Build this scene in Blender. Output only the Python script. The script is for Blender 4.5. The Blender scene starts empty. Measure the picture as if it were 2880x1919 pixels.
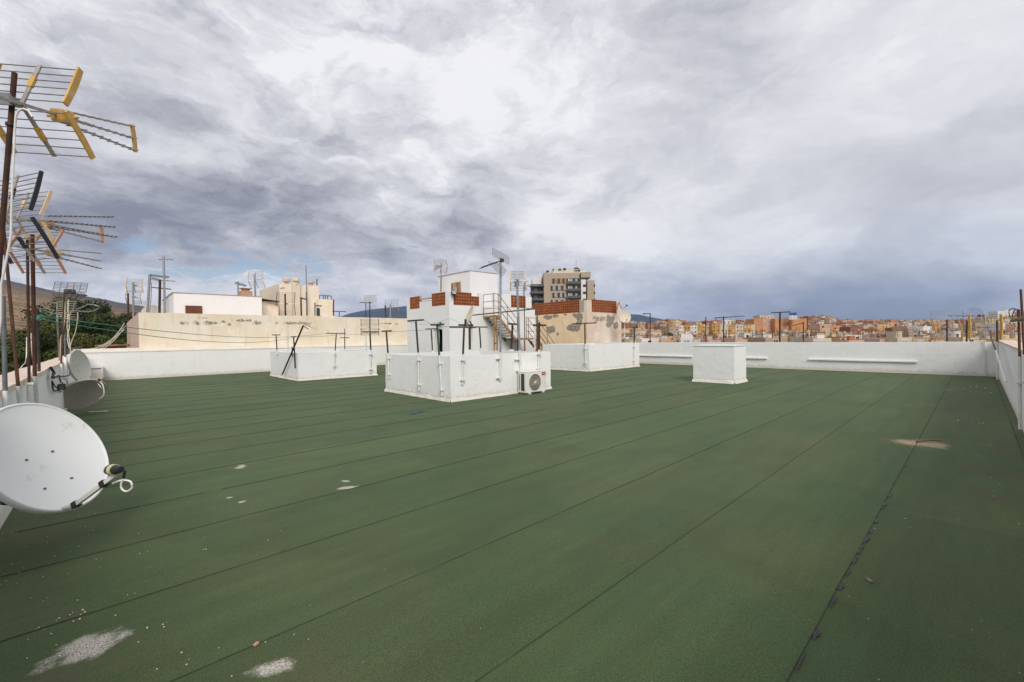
import bpy, bmesh, math, random
from mathutils import Vector, Matrix, noise as mnoise

random.seed(7)
scene = bpy.context.scene
COL = scene.collection
R = math.radians

# ------------------------------------------------------------------ camera
# world axes follow the roof: +x runs along the right parapet, +y along the left parapet, z = 0 is the felt
CAMH = 1.55
FPX, PW, PH = 1225.0, 2880.0, 1919.0
YAW, PITCH, ROLL = R(43.1), R(-0.44), R(0.77)
FWD = Vector((math.sin(YAW) * math.cos(PITCH), math.cos(YAW) * math.cos(PITCH), math.sin(PITCH)))
_r0 = Vector((math.cos(YAW), -math.sin(YAW), 0))
_u0 = _r0.cross(FWD)
RGT = _r0 * math.cos(ROLL) - _u0 * math.sin(ROLL)
UPV = _u0 * math.cos(ROLL) + _r0 * math.sin(ROLL)
EYE = Vector((0, 0, CAMH))
cam_data = bpy.data.cameras.new("camera")
cam = bpy.data.objects.new("camera", cam_data)
COL.objects.link(cam)
cam_data.sensor_width = 36.0
cam_data.lens = 36.0 * FPX / PW
cam_data.clip_start = 0.05
cam_data.clip_end = 40000
m = Matrix.Identity(4)
for i in range(3):
    m[i][0], m[i][1], m[i][2], m[i][3] = RGT[i], UPV[i], -FWD[i], EYE[i]
cam.matrix_world = m
scene.camera = cam


def ray(x, y): return FWD + RGT * ((x - PW / 2) / FPX) - UPV * ((y - PH / 2) / FPX)
def atD(x, y, D): return EYE + ray(x, y) * D                       # a measured point at a forward distance
def gnd(x, y, z=0.0):
    d = ray(x, y); return EYE + d * ((z - CAMH) / d.z)
def onx(x, y, X):
    d = ray(x, y); return EYE + d * (X / d.x)
def ony(x, y, Y):
    d = ray(x, y); return EYE + d * (Y / d.y)
def z5(x, y): return 1050 + x / 3.409, 680 + y / 3.409
def z4(x, y): return 300 + x / 2.614, 680 + y / 2.614
def z6(x, y): return 1450 + x / 3.62, 720 + y / 3.62
def z8(x, y): return 2640 + x / 5.6, 840 + y / 5.6


# ------------------------------------------------------------------ node helpers
class NT:
    def __init__(s, tree): s.t = tree
    def n(s, typ, **kw):
        nd = s.t.nodes.new(typ)
        for k, v in kw.items():
            if k.startswith('_'): setattr(nd, k[1:], v)
        for k, v in kw.items():
            if k.startswith('_'): continue
            key = int(k[1:]) if k[0] == 'i' and k[1:].isdigit() else k.replace('__', ' ')
            s.put(nd.inputs[key], v)
        return nd
    def put(s, sock, v):
        if isinstance(v, bpy.types.NodeSocket): s.t.links.new(v, sock)
        elif v is not None:
            try: sock.default_value = v
            except Exception: sock.default_value = (*v, 1.0)
    def m(s, op, a, b=0.0, c=0.0, clamp=False):
        nd = s.n('ShaderNodeMath', _operation=op, _use_clamp=clamp, i0=a, i1=b)
        if op in ('MULTIPLY_ADD', 'SMOOTH_MIN'): s.put(nd.inputs[2], c)
        return nd.outputs[0]
    def vm(s, op, a, b=None):
        nd = s.n('ShaderNodeVectorMath', _operation=op, i0=a)
        if b is not None: s.put(nd.inputs[1], b)
        return nd.outputs['Value'] if op in ('DOT_PRODUCT', 'LENGTH') else nd.outputs[0]
    def ss(s, v, a, b, c=0.0, d=1.0):
        return s.n('ShaderNodeMapRange', _interpolation_type='SMOOTHSTEP', _clamp=True, i0=v, i1=a, i2=b, i3=c, i4=d).outputs[0]
    def mix(s, f, a, b):
        nd = s.n('ShaderNodeMix', _data_type='RGBA')
        s.put(nd.inputs['Factor'], f); s.put(nd.inputs[6], a); s.put(nd.inputs[7], b)
        return nd.outputs[2]
    def noise(s, vec, scale, detail=4.0, rough=0.55, dist=0.0, w=None):
        nd = s.n('ShaderNodeTexNoise', Scale=scale, Detail=detail, Roughness=rough, Distortion=dist)
        s.put(nd.inputs['Vector'], vec)
        return nd.outputs['Fac']
    def mapv(s, vec, loc=(0, 0, 0), rot=(0, 0, 0), scale=(1, 1, 1)):
        nd = s.n('ShaderNodeMapping'); s.put(nd.inputs['Vector'], vec)
        nd.inputs['Location'].default_value = loc; nd.inputs['Rotation'].default_value = rot; nd.inputs['Scale'].default_value = scale
        return nd.outputs[0]


def C(*v): return (*v, 1.0)


# ------------------------------------------------------------------ world: broken overcast over a Nishita sky
SUN_EL = R(38)
SUN_DIR = Vector((-0.52, -0.855, 0)).normalized()                  # where the veiled sun stands, seen from the roof
world = bpy.data.worlds.new("World"); scene.world = world; world.use_nodes = True
wt = NT(world.node_tree); world.node_tree.nodes.clear()
sky = wt.n('ShaderNodeTexSky', _sky_type='NISHITA', _sun_disc=False)
sky.sun_elevation = SUN_EL
sky.sun_rotation = math.atan2(SUN_DIR.x, SUN_DIR.y)
d = wt.n('ShaderNodeTexCoord').outputs['Generated']
sep = wt.n('ShaderNodeSeparateXYZ', Vector=d)
dz = wt.m('MAXIMUM', sep.outputs[2], 0.0)
inv = wt.m('DIVIDE', 1.0, wt.m('ADD', dz, 0.10))
flat = wt.n('ShaderNodeCombineXYZ', X=wt.m('MULTIPLY', sep.outputs[0], inv), Y=wt.m('MULTIPLY', sep.outputs[1], inv), Z=0.0).outputs[0]


def skydir(x, y):
    v = ray(x, y); v.normalize(); return v
def patch(x, y, rad, k=1.6):
    """1 at the heart of the cloud mass measured at x, y, falling to 0 at rad degrees off (k flattens it upright)"""
    v = skydir(x, y)
    l = wt.vm('LENGTH', wt.vm('MULTIPLY', wt.vm('SUBTRACT', dw, tuple(v)), (1, 1, k)))
    return wt.ss(l, math.radians(rad) * 1.15, 0.0)


dn = wt.vm('NORMALIZE', d)
warp = wt.n('ShaderNodeTexNoise', Scale=0.55, Detail=3.0, Roughness=0.5); wt.put(warp.inputs['Vector'], flat)
wv = wt.vm('ADD', flat, wt.vm('MULTIPLY', wt.vm('SUBTRACT', warp.outputs['Color'], (0.5, 0.5, 0.5)), (1.3, 1.3, 0)))
rag = wt.n('ShaderNodeTexNoise', Scale=5.0, Detail=6.0, Roughness=0.6); wt.put(rag.inputs['Vector'], wt.mapv(dn, (0, 0, 0), (0, 0, 0), (1, 1, 2.2)))
dw = wt.vm('ADD', dn, wt.vm('MULTIPLY', wt.vm('SUBTRACT', rag.outputs['Color'], (0.5, 0.5, 0.5)), (0.22, 0.22, 0.12)))
# the sheet of cloud drifts along a line that runs away to the right
ms = wt.mapv(wv, (0.4, 2.2, 0), (0, 0, R(28)), (0.55, 1.0, 1))
big = wt.noise(ms, 0.62, 5.0, 0.55)
mid = wt.noise(wt.mapv(wv, (7.1, 1.7, 0), (0, 0, R(28)), (0.7, 1.0, 1)), 1.7, 7.0, 0.60)
fine = wt.noise(wt.vm('ADD', d, wt.vm('MULTIPLY', wt.vm('SUBTRACT', warp.outputs['Color'], (0.5, 0.5, 0.5)), (0.1, 0.1, 0.1))), 9.0, 8.0, 0.6)
lumpn = wt.n('ShaderNodeTexNoise', Scale=4.2, Detail=9.0, Roughness=0.60, Lacunarity=2.15, Distortion=0.45)
lv = wt.mapv(dw, (1.7, 0.3, 0.9), (0, 0, 0), (1, 1, 2.0))
wt.put(lumpn.inputs['Vector'], lv)
lump2 = wt.n('ShaderNodeTexNoise', Scale=4.2, Detail=6.0, Roughness=0.60, Lacunarity=2.15, Distortion=0.45)
wt.put(lump2.inputs['Vector'], wt.vm('ADD', lv, (0.0, 0.0, 0.075)))
# tops of the billows catch the light, their bases lie in shade
relief = wt.m('SUBTRACT', lumpn.outputs['Fac'], lump2.outputs['Fac'])
lump = wt.m('SUBTRACT', lumpn.outputs['Fac'], wt.m('MULTIPLY', relief, -0.55))
tone = wt.m('ADD', wt.m('MULTIPLY', big, 0.44), wt.m('MULTIPLY', mid, 0.34))
tone = wt.m('ADD', tone, wt.m('MULTIPLY', fine, 0.22))
masses = [  # measured cloud masses: x, y, radius in degrees, weight (bright +, dark -)
    (500, 600, 24, -0.30), (350, 690, 14, -0.24), (900, 640, 15, -0.20), (1380, 520, 13, -0.22), (1270, 720, 13, -0.34), (650, 440, 16, -0.08), (60, 620, 14, -0.10),
    (2080, 850, 11, -0.42), (2350, 890, 15, -0.40), (2700, 890, 15, -0.34), (2050, 560, 14, -0.06), (2450, 560, 16, -0.12), (2800, 560, 12, -0.16), (1960, 230, 12, -0.16),
    (1560, 270, 17, 0.24), (1530, 640, 7, 0.42), (1780, 680, 10, 0.32), (2250, 720, 12, 0.24), (2850, 700, 10, 0.34), (620, 880, 13, 0.50), (200, 870, 12, 0.42), (1000, 860, 9, 0.30),
    (1200, 260, 18, 0.16), (250, 120, 20, 0.16), (2500, 160, 22, 0.12), (1110, 880, 2.6, 0.5)]
bias = None
for (px, py, rad, w) in masses:
    t = wt.m('MULTIPLY', patch(px, py, rad), w)
    bias = t if bias is None else wt.m('ADD', bias, t)
calm = wt.m('SUBTRACT', 1.0, wt.m('MULTIPLY', patch(2550, 560, 48, 1.0), 0.72))    # the right half is a smoother veil
tone2 = wt.m('ADD', wt.m('ADD', 0.755, wt.m('MULTIPLY', wt.m('MULTIPLY', wt.m('SUBTRACT', tone, 0.5), 1.9), calm)), wt.m('ADD', bias, wt.m('MULTIPLY', wt.m('MULTIPLY', wt.m('SUBTRACT', lump, 0.5), 1.28), calm)))
ramp = wt.n('ShaderNodeValToRGB', Fac=tone2)
els = ramp.color_ramp.elements
els[0].position, els[0].color = 0.0, C(.27, .278, .335)
els[1].position, els[1].color = 1.0, C(.93, .925, .94)
for p, c in ((.22, (.365, .37, .425)), (.5, (.555, .558, .605)), (.75, (.74, .74, .78))):
    e = els.new(p); e.color = C(*c)
mul = wt.n('ShaderNodeMix', _data_type='RGBA', _blend_type='MULTIPLY')
mul.inputs['Factor'].default_value = 1.0
wt.put(mul.inputs[6], ramp.outputs[0]); mul.inputs[7].default_value = C(.90, .975, 1.03)
bluer = wt.m('MAXIMUM', patch(2500, 870, 26, 2.5), wt.m('MULTIPLY', patch(1930, 860, 14), 0.9))
cloud = wt.mix(bluer, ramp.outputs[0], mul.outputs[2])
hole = None
for h_ in ((450, 742, 5, 2.6), (600, 762, 6.5, 2.4), (730, 770, 6.5, 2.4), (880, 762, 5, 2.8), (400, 690, 3.5, 3.5), (1150, 690, 2.5, 4.0)):
    p_ = patch(*h_); hole = p_ if hole is None else wt.m('MAXIMUM', hole, p_)
near_hole = wt.ss(hole, 0.0, 0.22)
gaps = wt.noise(wt.mapv(dw, (3.3, 0, 0), (0, 0, 0), (1, 1, 4.6)), 11.0, 9.0, 0.60, 0.4)
hole = wt.ss(wt.m('ADD', hole, wt.m('MULTIPLY', wt.m('SUBTRACT', gaps, 0.5), 3.4)), 0.30, 0.95, 0.0, 0.80)
hole = wt.m('MULTIPLY', hole, near_hole)
bg_sky = wt.n('ShaderNodeBackground', Color=sky.outputs[0], Strength=0.10)
bg_cloud = wt.n('ShaderNodeBackground', Color=cloud, Strength=1.0)
wmix = wt.n('ShaderNodeMixShader'); wt.put(wmix.inputs[0], hole)
wt.put(wmix.inputs[1], bg_cloud.outputs[0]); wt.put(wmix.inputs[2], bg_sky.outputs[0])
wt.put(wt.n('ShaderNodeOutputWorld').inputs['Surface'], wmix.outputs[0])

world.cycles.sampling_method = 'MANUAL'; world.cycles.sample_map_resolution = 256

sun_data = bpy.data.lights.new("sun", 'SUN')
sun_data.energy = 2.45; sun_data.angle = R(28); sun_data.color = (1.0, 0.955, 0.89)
sun = bpy.data.objects.new("sun", sun_data); COL.objects.link(sun)
sd = SUN_DIR * math.cos(SUN_EL) + Vector((0, 0, math.sin(SUN_EL)))
sun.rotation_euler = sd.to_track_quat('Z', 'Y').to_euler()
sun.location = (0, 0, 60)
vs = scene.view_settings
vs.view_transform = 'Standard'; vs.look = 'None'; vs.exposure = 0.0; vs.gamma = 1.0; vs.use_curve_mapping = False


# ------------------------------------------------------------------ materials
def new_mat(name):
    mt = bpy.data.materials.new(name); mt.use_nodes = True
    nt = NT(mt.node_tree); b = mt.node_tree.nodes['Principled BSDF']
    return mt, nt, b


def surf(name, base, var=None, scale=3.0, amount=0.5, rough=0.8, metal=0.0, bump=0.0, bscale=40.0, dirt=None, dscale=1.2, dlim=(0.58, 0.72), spec=0.4, rscale=None):
    mt, nt, b = new_mat(name)
    pos = nt.n('ShaderNodeNewGeometry').outputs['Position']
    col = C(*base)
    if var:
        f = nt.noise(pos, scale, 6.0, 0.6)
        col = nt.mix(nt.m('MULTIPLY', nt.ss(f, 0.35, 0.68), amount), C(*base), C(*var))
    if dirt:
        f = nt.noise(nt.vm('ADD', pos, (13.1, 4.2, 7.7)), dscale, 8.0, 0.62)
        col = nt.mix(nt.ss(f, *dlim), col, C(*dirt))
    nt.put(b.inputs['Base Color'], col)
    b.inputs['Roughness'].default_value = rough; b.inputs['Metallic'].default_value = metal
    b.inputs['Specular IOR Level'].default_value = spec
    if bump:
        bp = nt.n('ShaderNodeBump', Strength=bump, Distance=0.02)
        nt.put(bp.inputs['Height'], nt.noise(pos, bscale, 5.0, 0.6)); nt.put(b.inputs['Normal'], bp.outputs[0])
    return mt


def blobs(nt, pos, items, warp=0.35, wscale=3.0, edge=(0.0, 0.35), detail=6.0):
    """soft-edged ragged stains: items = (centre, radii, z-rotation)"""
    nz = nt.n('ShaderNodeTexNoise', Scale=wscale, Detail=detail, Roughness=0.62); nt.put(nz.inputs['Vector'], pos)
    out = None
    for c, rad, rz in items:
        v = nt.vm('SUBTRACT', pos, tuple(c))
        v = nt.mapv(v, (0, 0, 0), (0, 0, -rz), (1, 1, 1))
        v = nt.vm('DIVIDE', v, tuple(rad))
        l = nt.m('SUBTRACT', 1.0, nt.vm('LENGTH', v))
        out = l if out is None else nt.m('MAXIMUM', out, l)
    out = nt.m('ADD', out, nt.m('MULTIPLY', nt.m('SUBTRACT', nz.outputs['Fac'], 0.5), warp * 4))
    return nt.ss(out, *edge)


def white_wall(name, base=(.83, .822, .80), grime=(.66, .62, .55), foot=True):
    mt, nt, b = new_mat(name)
    pos = nt.n('ShaderNodeNewGeometry').outputs['Position']
    z = nt.n('ShaderNodeSeparateXYZ', Vector=pos).outputs[2]
    f = nt.noise(pos, 1.3, 6.0, 0.6)
    col = nt.mix(nt.m('MULTIPLY', nt.ss(f, .3, .75), .5), C(*base), C(base[0] * .93, base[1] * .93, base[2] * .925))
    # rain streaks that run straight down
    st = nt.noise(nt.mapv(pos, (0, 0, 0), (0, 0, 0), (6, 6, .35)), 1.6, 6.0, .6)
    col = nt.mix(nt.m('MULTIPLY', nt.ss(st, .56, .78), .36), col, C(*grime))
    if foot:                                                        # splashed dirt and flaked paint along the felt
        ft = nt.m('ADD', nt.m('MULTIPLY', nt.noise(pos, 7.0, 6.0, .65), .34), -.03)
        col = nt.mix(nt.m('MULTIPLY', nt.ss(nt.m('SUBTRACT', ft, z), -.05, .09), .75), col, C(.62, .56, .47))
    cr = nt.n('ShaderNodeTexVoronoi', _feature='DISTANCE_TO_EDGE', Scale=.55)
    wp = nt.n('ShaderNodeTexNoise', Scale=2.2, Detail=5.0); nt.put(wp.inputs['Vector'], pos)
    nt.put(cr.inputs['Vector'], nt.vm('ADD', pos, wp.outputs['Color']))
    gate = nt.ss(nt.noise(pos, .8, 2.0, .5), .52, .62)
    crack = nt.m('MULTIPLY', nt.ss(cr.outputs['Distance'], .012, .0), gate)
    col = nt.mix(nt.m('MULTIPLY', crack, .13), col, C(.45, .43, .40))
    nt.put(b.inputs['Base Color'], col)
    b.inputs['Roughness'].default_value = .72; b.inputs['Specular IOR Level'].default_value = .25
    h = nt.m('ADD', nt.m('MULTIPLY', nt.noise(pos, 5.0, 5.0, .55), .8), nt.m('MULTIPLY', nt.noise(pos, 60.0, 4.0, .6), .12))
    bp = nt.n('ShaderNodeBump', Strength=.55, Distance=.03); nt.put(bp.inputs['Height'], h); nt.put(b.inputs['Normal'], bp.outputs[0])
    return mt


M = {}
M['white'] = white_wall('white_painted_render')
M['white_clean'] = white_wall('white_painted_render_upper', foot=False)
M['cap_pink'] = surf('pink_render_coping', (.66, .50, .40), (.74, .64, .55), 4.0, .8, .85, bump=.5, bscale=25, dirt=(.42, .33, .27), dscale=5.0, dlim=(.60, .72))
M['white_pipe'] = surf('white_painted_pipe', (.74, .73, .70), (.62, .58, .52), 9.0, .6, .6, bump=.2, dirt=(.38, .24, .13), dscale=6.0, dlim=(.66, .74))
M['rust'] = surf('rusted_steel', (.048, .024, .017), (.115, .046, .020), 6.0, .9, .8, .2, bump=.4, bscale=90, dirt=(.045, .025, .02), dscale=5.0)
M['rust_light'] = surf('flaking_ochre_rust', (.30, .155, .055), (.47, .33, .16), 9.0, .9, .85, bump=.5, bscale=70, dirt=(.13, .06, .025), dscale=7.0, dlim=(.50, .64))
M['rust_red'] = surf('rusted_handrail', (.22, .105, .06), (.33, .19, .12), 14.0, .8, .8, dirt=(.10, .05, .03), dscale=8.0)
M['brown_steel'] = surf('dark_brown_steel', (.040, .033, .030), (.075, .055, .045), 8.0, .8, .65, .3)
M['galv'] = surf('galvanised_steel', (.30, .31, .32), (.42, .42, .42), 10.0, .8, .45, .7, dirt=(.26, .20, .15), dscale=4.0, dlim=(.62, .75))
M['galv_dark'] = surf('weathered_galvanised_post', (.13, .145, .155), (.20, .21, .21), 12.0, .8, .6, .4)
M['alu'] = surf('dull_aluminium', (.40, .37, .33), (.28, .245, .21), 16.0, .7, .5, .25)
M['rod'] = surf('weathered_aluminium_rod', (.22, .19, .16), (.32, .28, .24), 14.0, .7, .5, .3)
M['grid_wire'] = surf('grey_wire', (.16, .15, .14), (.26, .23, .20), 10.0, .7, .6, .5)
M['yellow'] = surf('aged_yellow_plastic', (.66, .40, .10), (.55, .30, .06), 6.0, .7, .55, dirt=(.72, .58, .34), dscale=5.0, dlim=(.58, .75))
M['orange_plate'] = surf('faded_salmon_plastic', (.52, .24, .14), (.62, .34, .22), 6.0, .7, .6)
M['cream_plate'] = surf('faded_cream_plastic', (.70, .52, .31), (.62, .42, .22), 6.0, .7, .6)
M['black_plastic'] = surf('black_plastic', (.016, .017, .02), (.03, .03, .035), 8.0, .6, .5)
M['green_post'] = surf('green_painted_steel', (.025, .075, .055), (.05, .06, .05), 8.0, .7, .6)
M['grey_green_pipe'] = surf('grey_green_pipe', (.055, .066, .062), (.09, .09, .085), 8.0, .7, .6)
M['cable_beige'] = surf('sun_bleached_cable', (.62, .54, .40), (.50, .42, .30), 8.0, .6, .7)
M['cable_white'] = surf('white_coax_cable', (.76, .75, .71), (.62, .58, .52), 8.0, .6, .6)
M['cable_black'] = surf('black_cable', (.02, .02, .02), (.05, .045, .04), 8.0, .6, .7)
M['rope_green'] = surf('green_plastic_line', (.05, .24, .17), (.10, .30, .22), 8.0, .6, .6)
M['rope_grey'] = surf('grey_washing_line', (.20, .22, .19), (.10, .16, .12), 8.0, .6, .7)
M['cream_box'] = surf('yellowed_plastic', (.58, .50, .33), (.48, .39, .22), 7.0, .6, .6)
M['log'] = surf('grey_wood_beam', (.18, .13, .085), (.28, .21, .15), 9.0, .8, .9, bump=.6, bscale=30)
M['glass'] = surf('dark_window_glass', (.018, .02, .026), (.05, .055, .065), 1.0, .6, .15, spec=.8)
M['glass_pale'] = surf('curtained_glass', (.30, .34, .36), (.48, .50, .50), 2.0, .7, .2, spec=.7)
M['lattice'] = surf('terracotta_lattice_block', (.36, .115, .040), (.27, .075, .028), 5.0, .8, .85, bump=.4, bscale=60, dirt=(.46, .20, .09), dscale=3.0, dlim=(.55, .7))
M['mortar'] = surf('pale_mortar', (.50, .34, .24), (.40, .26, .18), 8.0, .7, .9)
M['beam'] = surf('grey_concrete_beam', (.45, .40, .32), (.36, .31, .24), 5.0, .7, .9)
M['bitumen'] = surf('black_bitumen', (.018, .017, .019), (.04, .036, .036), 14.0, .8, .55)
M['seam'] = surf('dark_felt_seam', (.030, .042, .024), (.055, .075, .038), 5.0, .8, .8)
M['ac_white'] = surf('white_enamel', (.76, .74, .69), (.68, .65, .58), 4.0, .5, .4)
M['ac_dark'] = surf('dark_coil', (.03, .035, .032), (.055, .06, .055), 60.0, .8, .6)
M['ac_bowl_shade'] = surf('fan_bowl_shade', (.13, .115, .085), (.18, .16, .12), 8.0, .6, .6)  # dark tone holds the shade inside the fan bowl
M['ac_fan'] = surf('grey_fan', (.42, .38, .30), (.50, .46, .37), 6.0, .5, .55)
M['red_logo'] = surf('red_badge', (.38, .02, .03), (.33, .02, .03), 6.0, .5, .4)
M['logo_white'] = surf('white_lettering', (.85, .80, .80), None)
M['shutter_brown'] = surf('brown_timber_shutter', (.14, .045, .022), (.22, .08, .035), 3.0, .8, .8, bump=.5, bscale=20)
M['terracotta_pot'] = surf('terracotta_chimney_pot', (.45, .26, .16), (.52, .34, .24), 5.0, .7, .9)
M['graphite'] = surf('graphite_ink', (.10, .09, .09), None)
M['chip'] = surf('fallen_render_chip', (.62, .52, .42), (.78, .74, .68), 3.0, .9, .9)
M['blue_tape'] = surf('blue_plastic_scrap', (.02, .06, .16), (.04, .10, .20), 8.0, .6, .6)


def dish_mat(name, base, var, rust):
    mt, nt, b = new_mat(name)
    pos = nt.n('ShaderNodeTexCoord').outputs['Object']
    col = nt.mix(nt.m('MULTIPLY', nt.noise(pos, 3.0, 4.0, .5), .5), C(*base), C(*var))
    f = nt.m('MULTIPLY', nt.noise(pos, 17.0, 7.0, .65), nt.ss(nt.noise(pos, 2.4, 3.0, .5), .45, .65))
    col = nt.mix(nt.m('MULTIPLY', nt.ss(f, .50, .64), rust), col, C(.48, .36, .15))
    nt.put(b.inputs['Base Color'], col)
    b.inputs['Roughness'].default_value = .5; b.inputs['Specular IOR Level'].default_value = .3
    return mt


M['dish'] = dish_mat('pale_grey_dish_enamel', (.74, .75, .73), (.67, .685, .67), .3)
M['dish_cream'] = dish_mat('cream_dish_enamel', (.66, .58, .44), (.60, .50, .36), .3)
M['dish_old'] = dish_mat('weathered_dish_enamel', (.55, .54, .49), (.46, .44, .38), .6)
M['dish_shade'] = dish_mat('shaded_dish_enamel', (.40, .365, .32), (.34, .30, .25), .4)  # darker enamel, shade of the downturned face put into the colour


def felt_mat():
    mt, nt, b = new_mat('green_mineral_felt')
    pos = nt.n('ShaderNodeNewGeometry').outputs['Position']
    g1 = nt.noise(pos, 160.0, 2.0, .7); g2 = nt.noise(pos, 420.0, 1.0, .5)
    tint = nt.noise(nt.mapv(pos, (0, 0, 0), (0, 0, 0), (.35, 1, 1)), .9, 6.0, .6)
    col = nt.mix(nt.ss(tint, .30, .72), C(.060, .095, .039), C(.083, .110, .043))
    olive = nt.noise(nt.vm('ADD', pos, (31, 8, 0)), .45, 7.0, .62)
    col = nt.mix(nt.m('MULTIPLY', nt.ss(olive, .50, .74), .42), col, C(.098, .100, .048))
    teal = nt.noise(nt.vm('ADD', pos, (3, 58, 0)), .6, 6.0, .6)
    col = nt.mix(nt.m('MULTIPLY', nt.ss(teal, .52, .74), .6), col, C(.053, .096, .045))
    gr = nt.m('ADD', nt.m('MULTIPLY', g1, .7), nt.m('MULTIPLY', g2, .3))
    val = nt.ss(gr, .25, .75, .50, 1.50)
    rn = nt.n('ShaderNodeObjectInfo').outputs['Random']
    val = nt.m('MULTIPLY', val, nt.m('ADD', .93, nt.m('MULTIPLY', rn, .14)))
    pond = nt.noise(nt.vm('ADD', pos, (17, 2, 0)), .28, 3.0, .5)
    ring = nt.m('MULTIPLY', nt.ss(pond, .50, .53), nt.ss(pond, .60, .53))
    val = nt.m('MULTIPLY', val, nt.m('SUBTRACT', 1.0, nt.m('MULTIPLY', ring, .09)))
    scuff = nt.noise(nt.mapv(pos, (0, 0, 0), (0, 0, R(-20)), (.25, 2.2, 1)), 2.4, 7.0, .65)
    val = nt.m('MULTIPLY', val, nt.ss(scuff, .3, .75, .92, 1.10))
    ml = nt.n('ShaderNodeVectorMath', _operation='SCALE'); nt.put(ml.inputs[0], col); nt.put(ml.inputs['Scale'], val); col = ml.outputs[0]
    # scattered pale grit, denser where the parapets shed paint
    x, y = (nt.n('ShaderNodeSeparateXYZ', Vector=pos).outputs[i] for i in (0, 1))
    vor = nt.n('ShaderNodeTexVoronoi', Scale=34.0); nt.put(vor.inputs['Vector'], pos)
    near = nt.m('MAXIMUM', nt.ss(x, 1.6, -.6), nt.ss(y, 1.4, -.5))
    lim = nt.m('ADD', nt.m('MULTIPLY', near, .05), nt.m('MULTIPLY', nt.ss(nt.noise(pos, .7, 4.0, .6), .5, .7), .06))
    rnd = nt.n('ShaderNodeSeparateColor', Color=vor.outputs['Color'])
    spot = nt.m('MULTIPLY', nt.m('LESS_THAN', rnd.outputs[0], nt.m('ADD', lim, .015)), nt.m('LESS_THAN', vor.outputs['Distance'], nt.m('MULTIPLY', rnd.outputs[1], .14)))
    col = nt.mix(nt.m('MULTIPLY', spot, .7), col, C(.55, .50, .42))
    # brown silt and dark moss by the walls
    silt = nt.m('MULTIPLY', near, nt.ss(nt.noise(nt.vm('ADD', pos, (5, 5, 0)), 1.6, 7.0, .65), .50, .70))
    col = nt.mix(nt.m('MULTIPLY', silt, .6), col, C(.105, .080, .052))
    def G(px, py): return gnd(px, py)
    def bar(p0, p1, wid):
        a, bb = G(*p0), G(*p1); v = bb - a
        return ((a + bb) / 2, (v.length / 2, wid, 1.0), math.atan2(v.y, v.x))
    dust = blobs(nt, pos, [bar((105, 1880), (360, 1772), .125), bar((690, 1895), (830, 1868), .06), bar((655, 1315), (700, 1312), .10), bar((630, 1402), (660, 1398), .03),
                           bar((665, 1416), (695, 1408), .035), bar((945, 1375), (1010, 1368), .05), bar((960, 1352), (985, 1356), .03)],
                 .62, 7.0, (-.02, .60), 10.0)
    sand = blobs(nt, pos, [bar((2490, 1236), (2690, 1258), .34)], .60, 3.5, (-.05, .75), 10.0)
    col = nt.mix(nt.m('MULTIPLY', dust, nt.ss(g1, .30, .62)), col, C(.60, .55, .50))
    col = nt.mix(nt.m('MULTIPLY', sand, nt.ss(g1, .25, .60)), col, C(.52, .38, .25))
    nt.put(b.inputs['Base Color'], col)
    b.inputs['Roughness'].default_value = .95; b.inputs['Specular IOR Level'].default_value = .2
    b.inputs['Sheen Weight'].default_value = .05; b.inputs['Sheen Roughness'].default_value = .5
    h = nt.m('ADD', nt.m('MULTIPLY', gr, .35), nt.m('MULTIPLY', nt.noise(pos, 2.3, 4.0, .5), .8))
    bp = nt.n('ShaderNodeBump', Strength=.5, Distance=.012); nt.put(bp.inputs['Height'], h); nt.put(b.inputs['Normal'], bp.outputs[0])
    return mt


M['felt'] = felt_mat()


def old_render(name, base, warm, stains, patches, patch_col=(.20, .18, .16), wscale=2.6):
    """aged plaster with named stains: stains = dark mould spots, patches = cement repairs"""
    mt, nt, b = new_mat(name)
    pos = nt.n('ShaderNodeNewGeometry').outputs['Position']
    f = nt.noise(pos, .8, 7.0, .62)
    col = nt.mix(nt.ss(f, .38, .66), C(*base), C(*warm))
    st = nt.noise(nt.mapv(pos, (0, 0, 0), (0, 0, 0), (4, 4, .4)), 1.3, 7.0, .65)
    col = nt.mix(nt.m('MULTIPLY', nt.ss(st, .52, .75), .5), col, C(warm[0] * .74, warm[1] * .68, warm[2] * .60))
    pale = nt.noise(nt.vm('ADD', pos, (9, 9, 9)), 1.7, 8.0, .66)
    col = nt.mix(nt.m('MULTIPLY', nt.ss(pale, .56, .64), .55), col, C(min(1, base[0] * 1.12), min(1, base[1] * 1.14), min(1, base[2] * 1.18)))
    if stains:
        s = blobs(nt, pos, stains, .85, 4.2, (.0, .55), 12.0)
        sp = nt.noise(nt.vm('ADD', pos, (2, 7, 1)), 11.0, 9.0, .68)
        s = nt.m('MULTIPLY', s, nt.ss(sp, .38, .54))
        col = nt.mix(nt.m('MULTIPLY', s, .85), col, C(.16, .145, .10))
    if patches:
        s = blobs(nt, pos, patches, .62, wscale, (.04, .16), 12.0)
        pk = nt.noise(pos, 6.0, 9.0, .65)
        pc = nt.mix(nt.ss(pk, .35, .65), C(*patch_col), C(patch_col[0] * 1.7, patch_col[1] * 1.65, patch_col[2] * 1.55))
        col = nt.mix(nt.m('MULTIPLY', s, .92), col, pc)
    nt.put(b.inputs['Base Color'], col)
    b.inputs['Roughness'].default_value = .9; b.inputs['Specular IOR Level'].default_value = .15
    bp = nt.n('ShaderNodeBump', Strength=.5, Distance=.03)
    nt.put(bp.inputs['Height'], nt.noise(pos, 9.0, 6.0, .62)); nt.put(b.inputs['Normal'], bp.outputs[0])
    return mt


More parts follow.
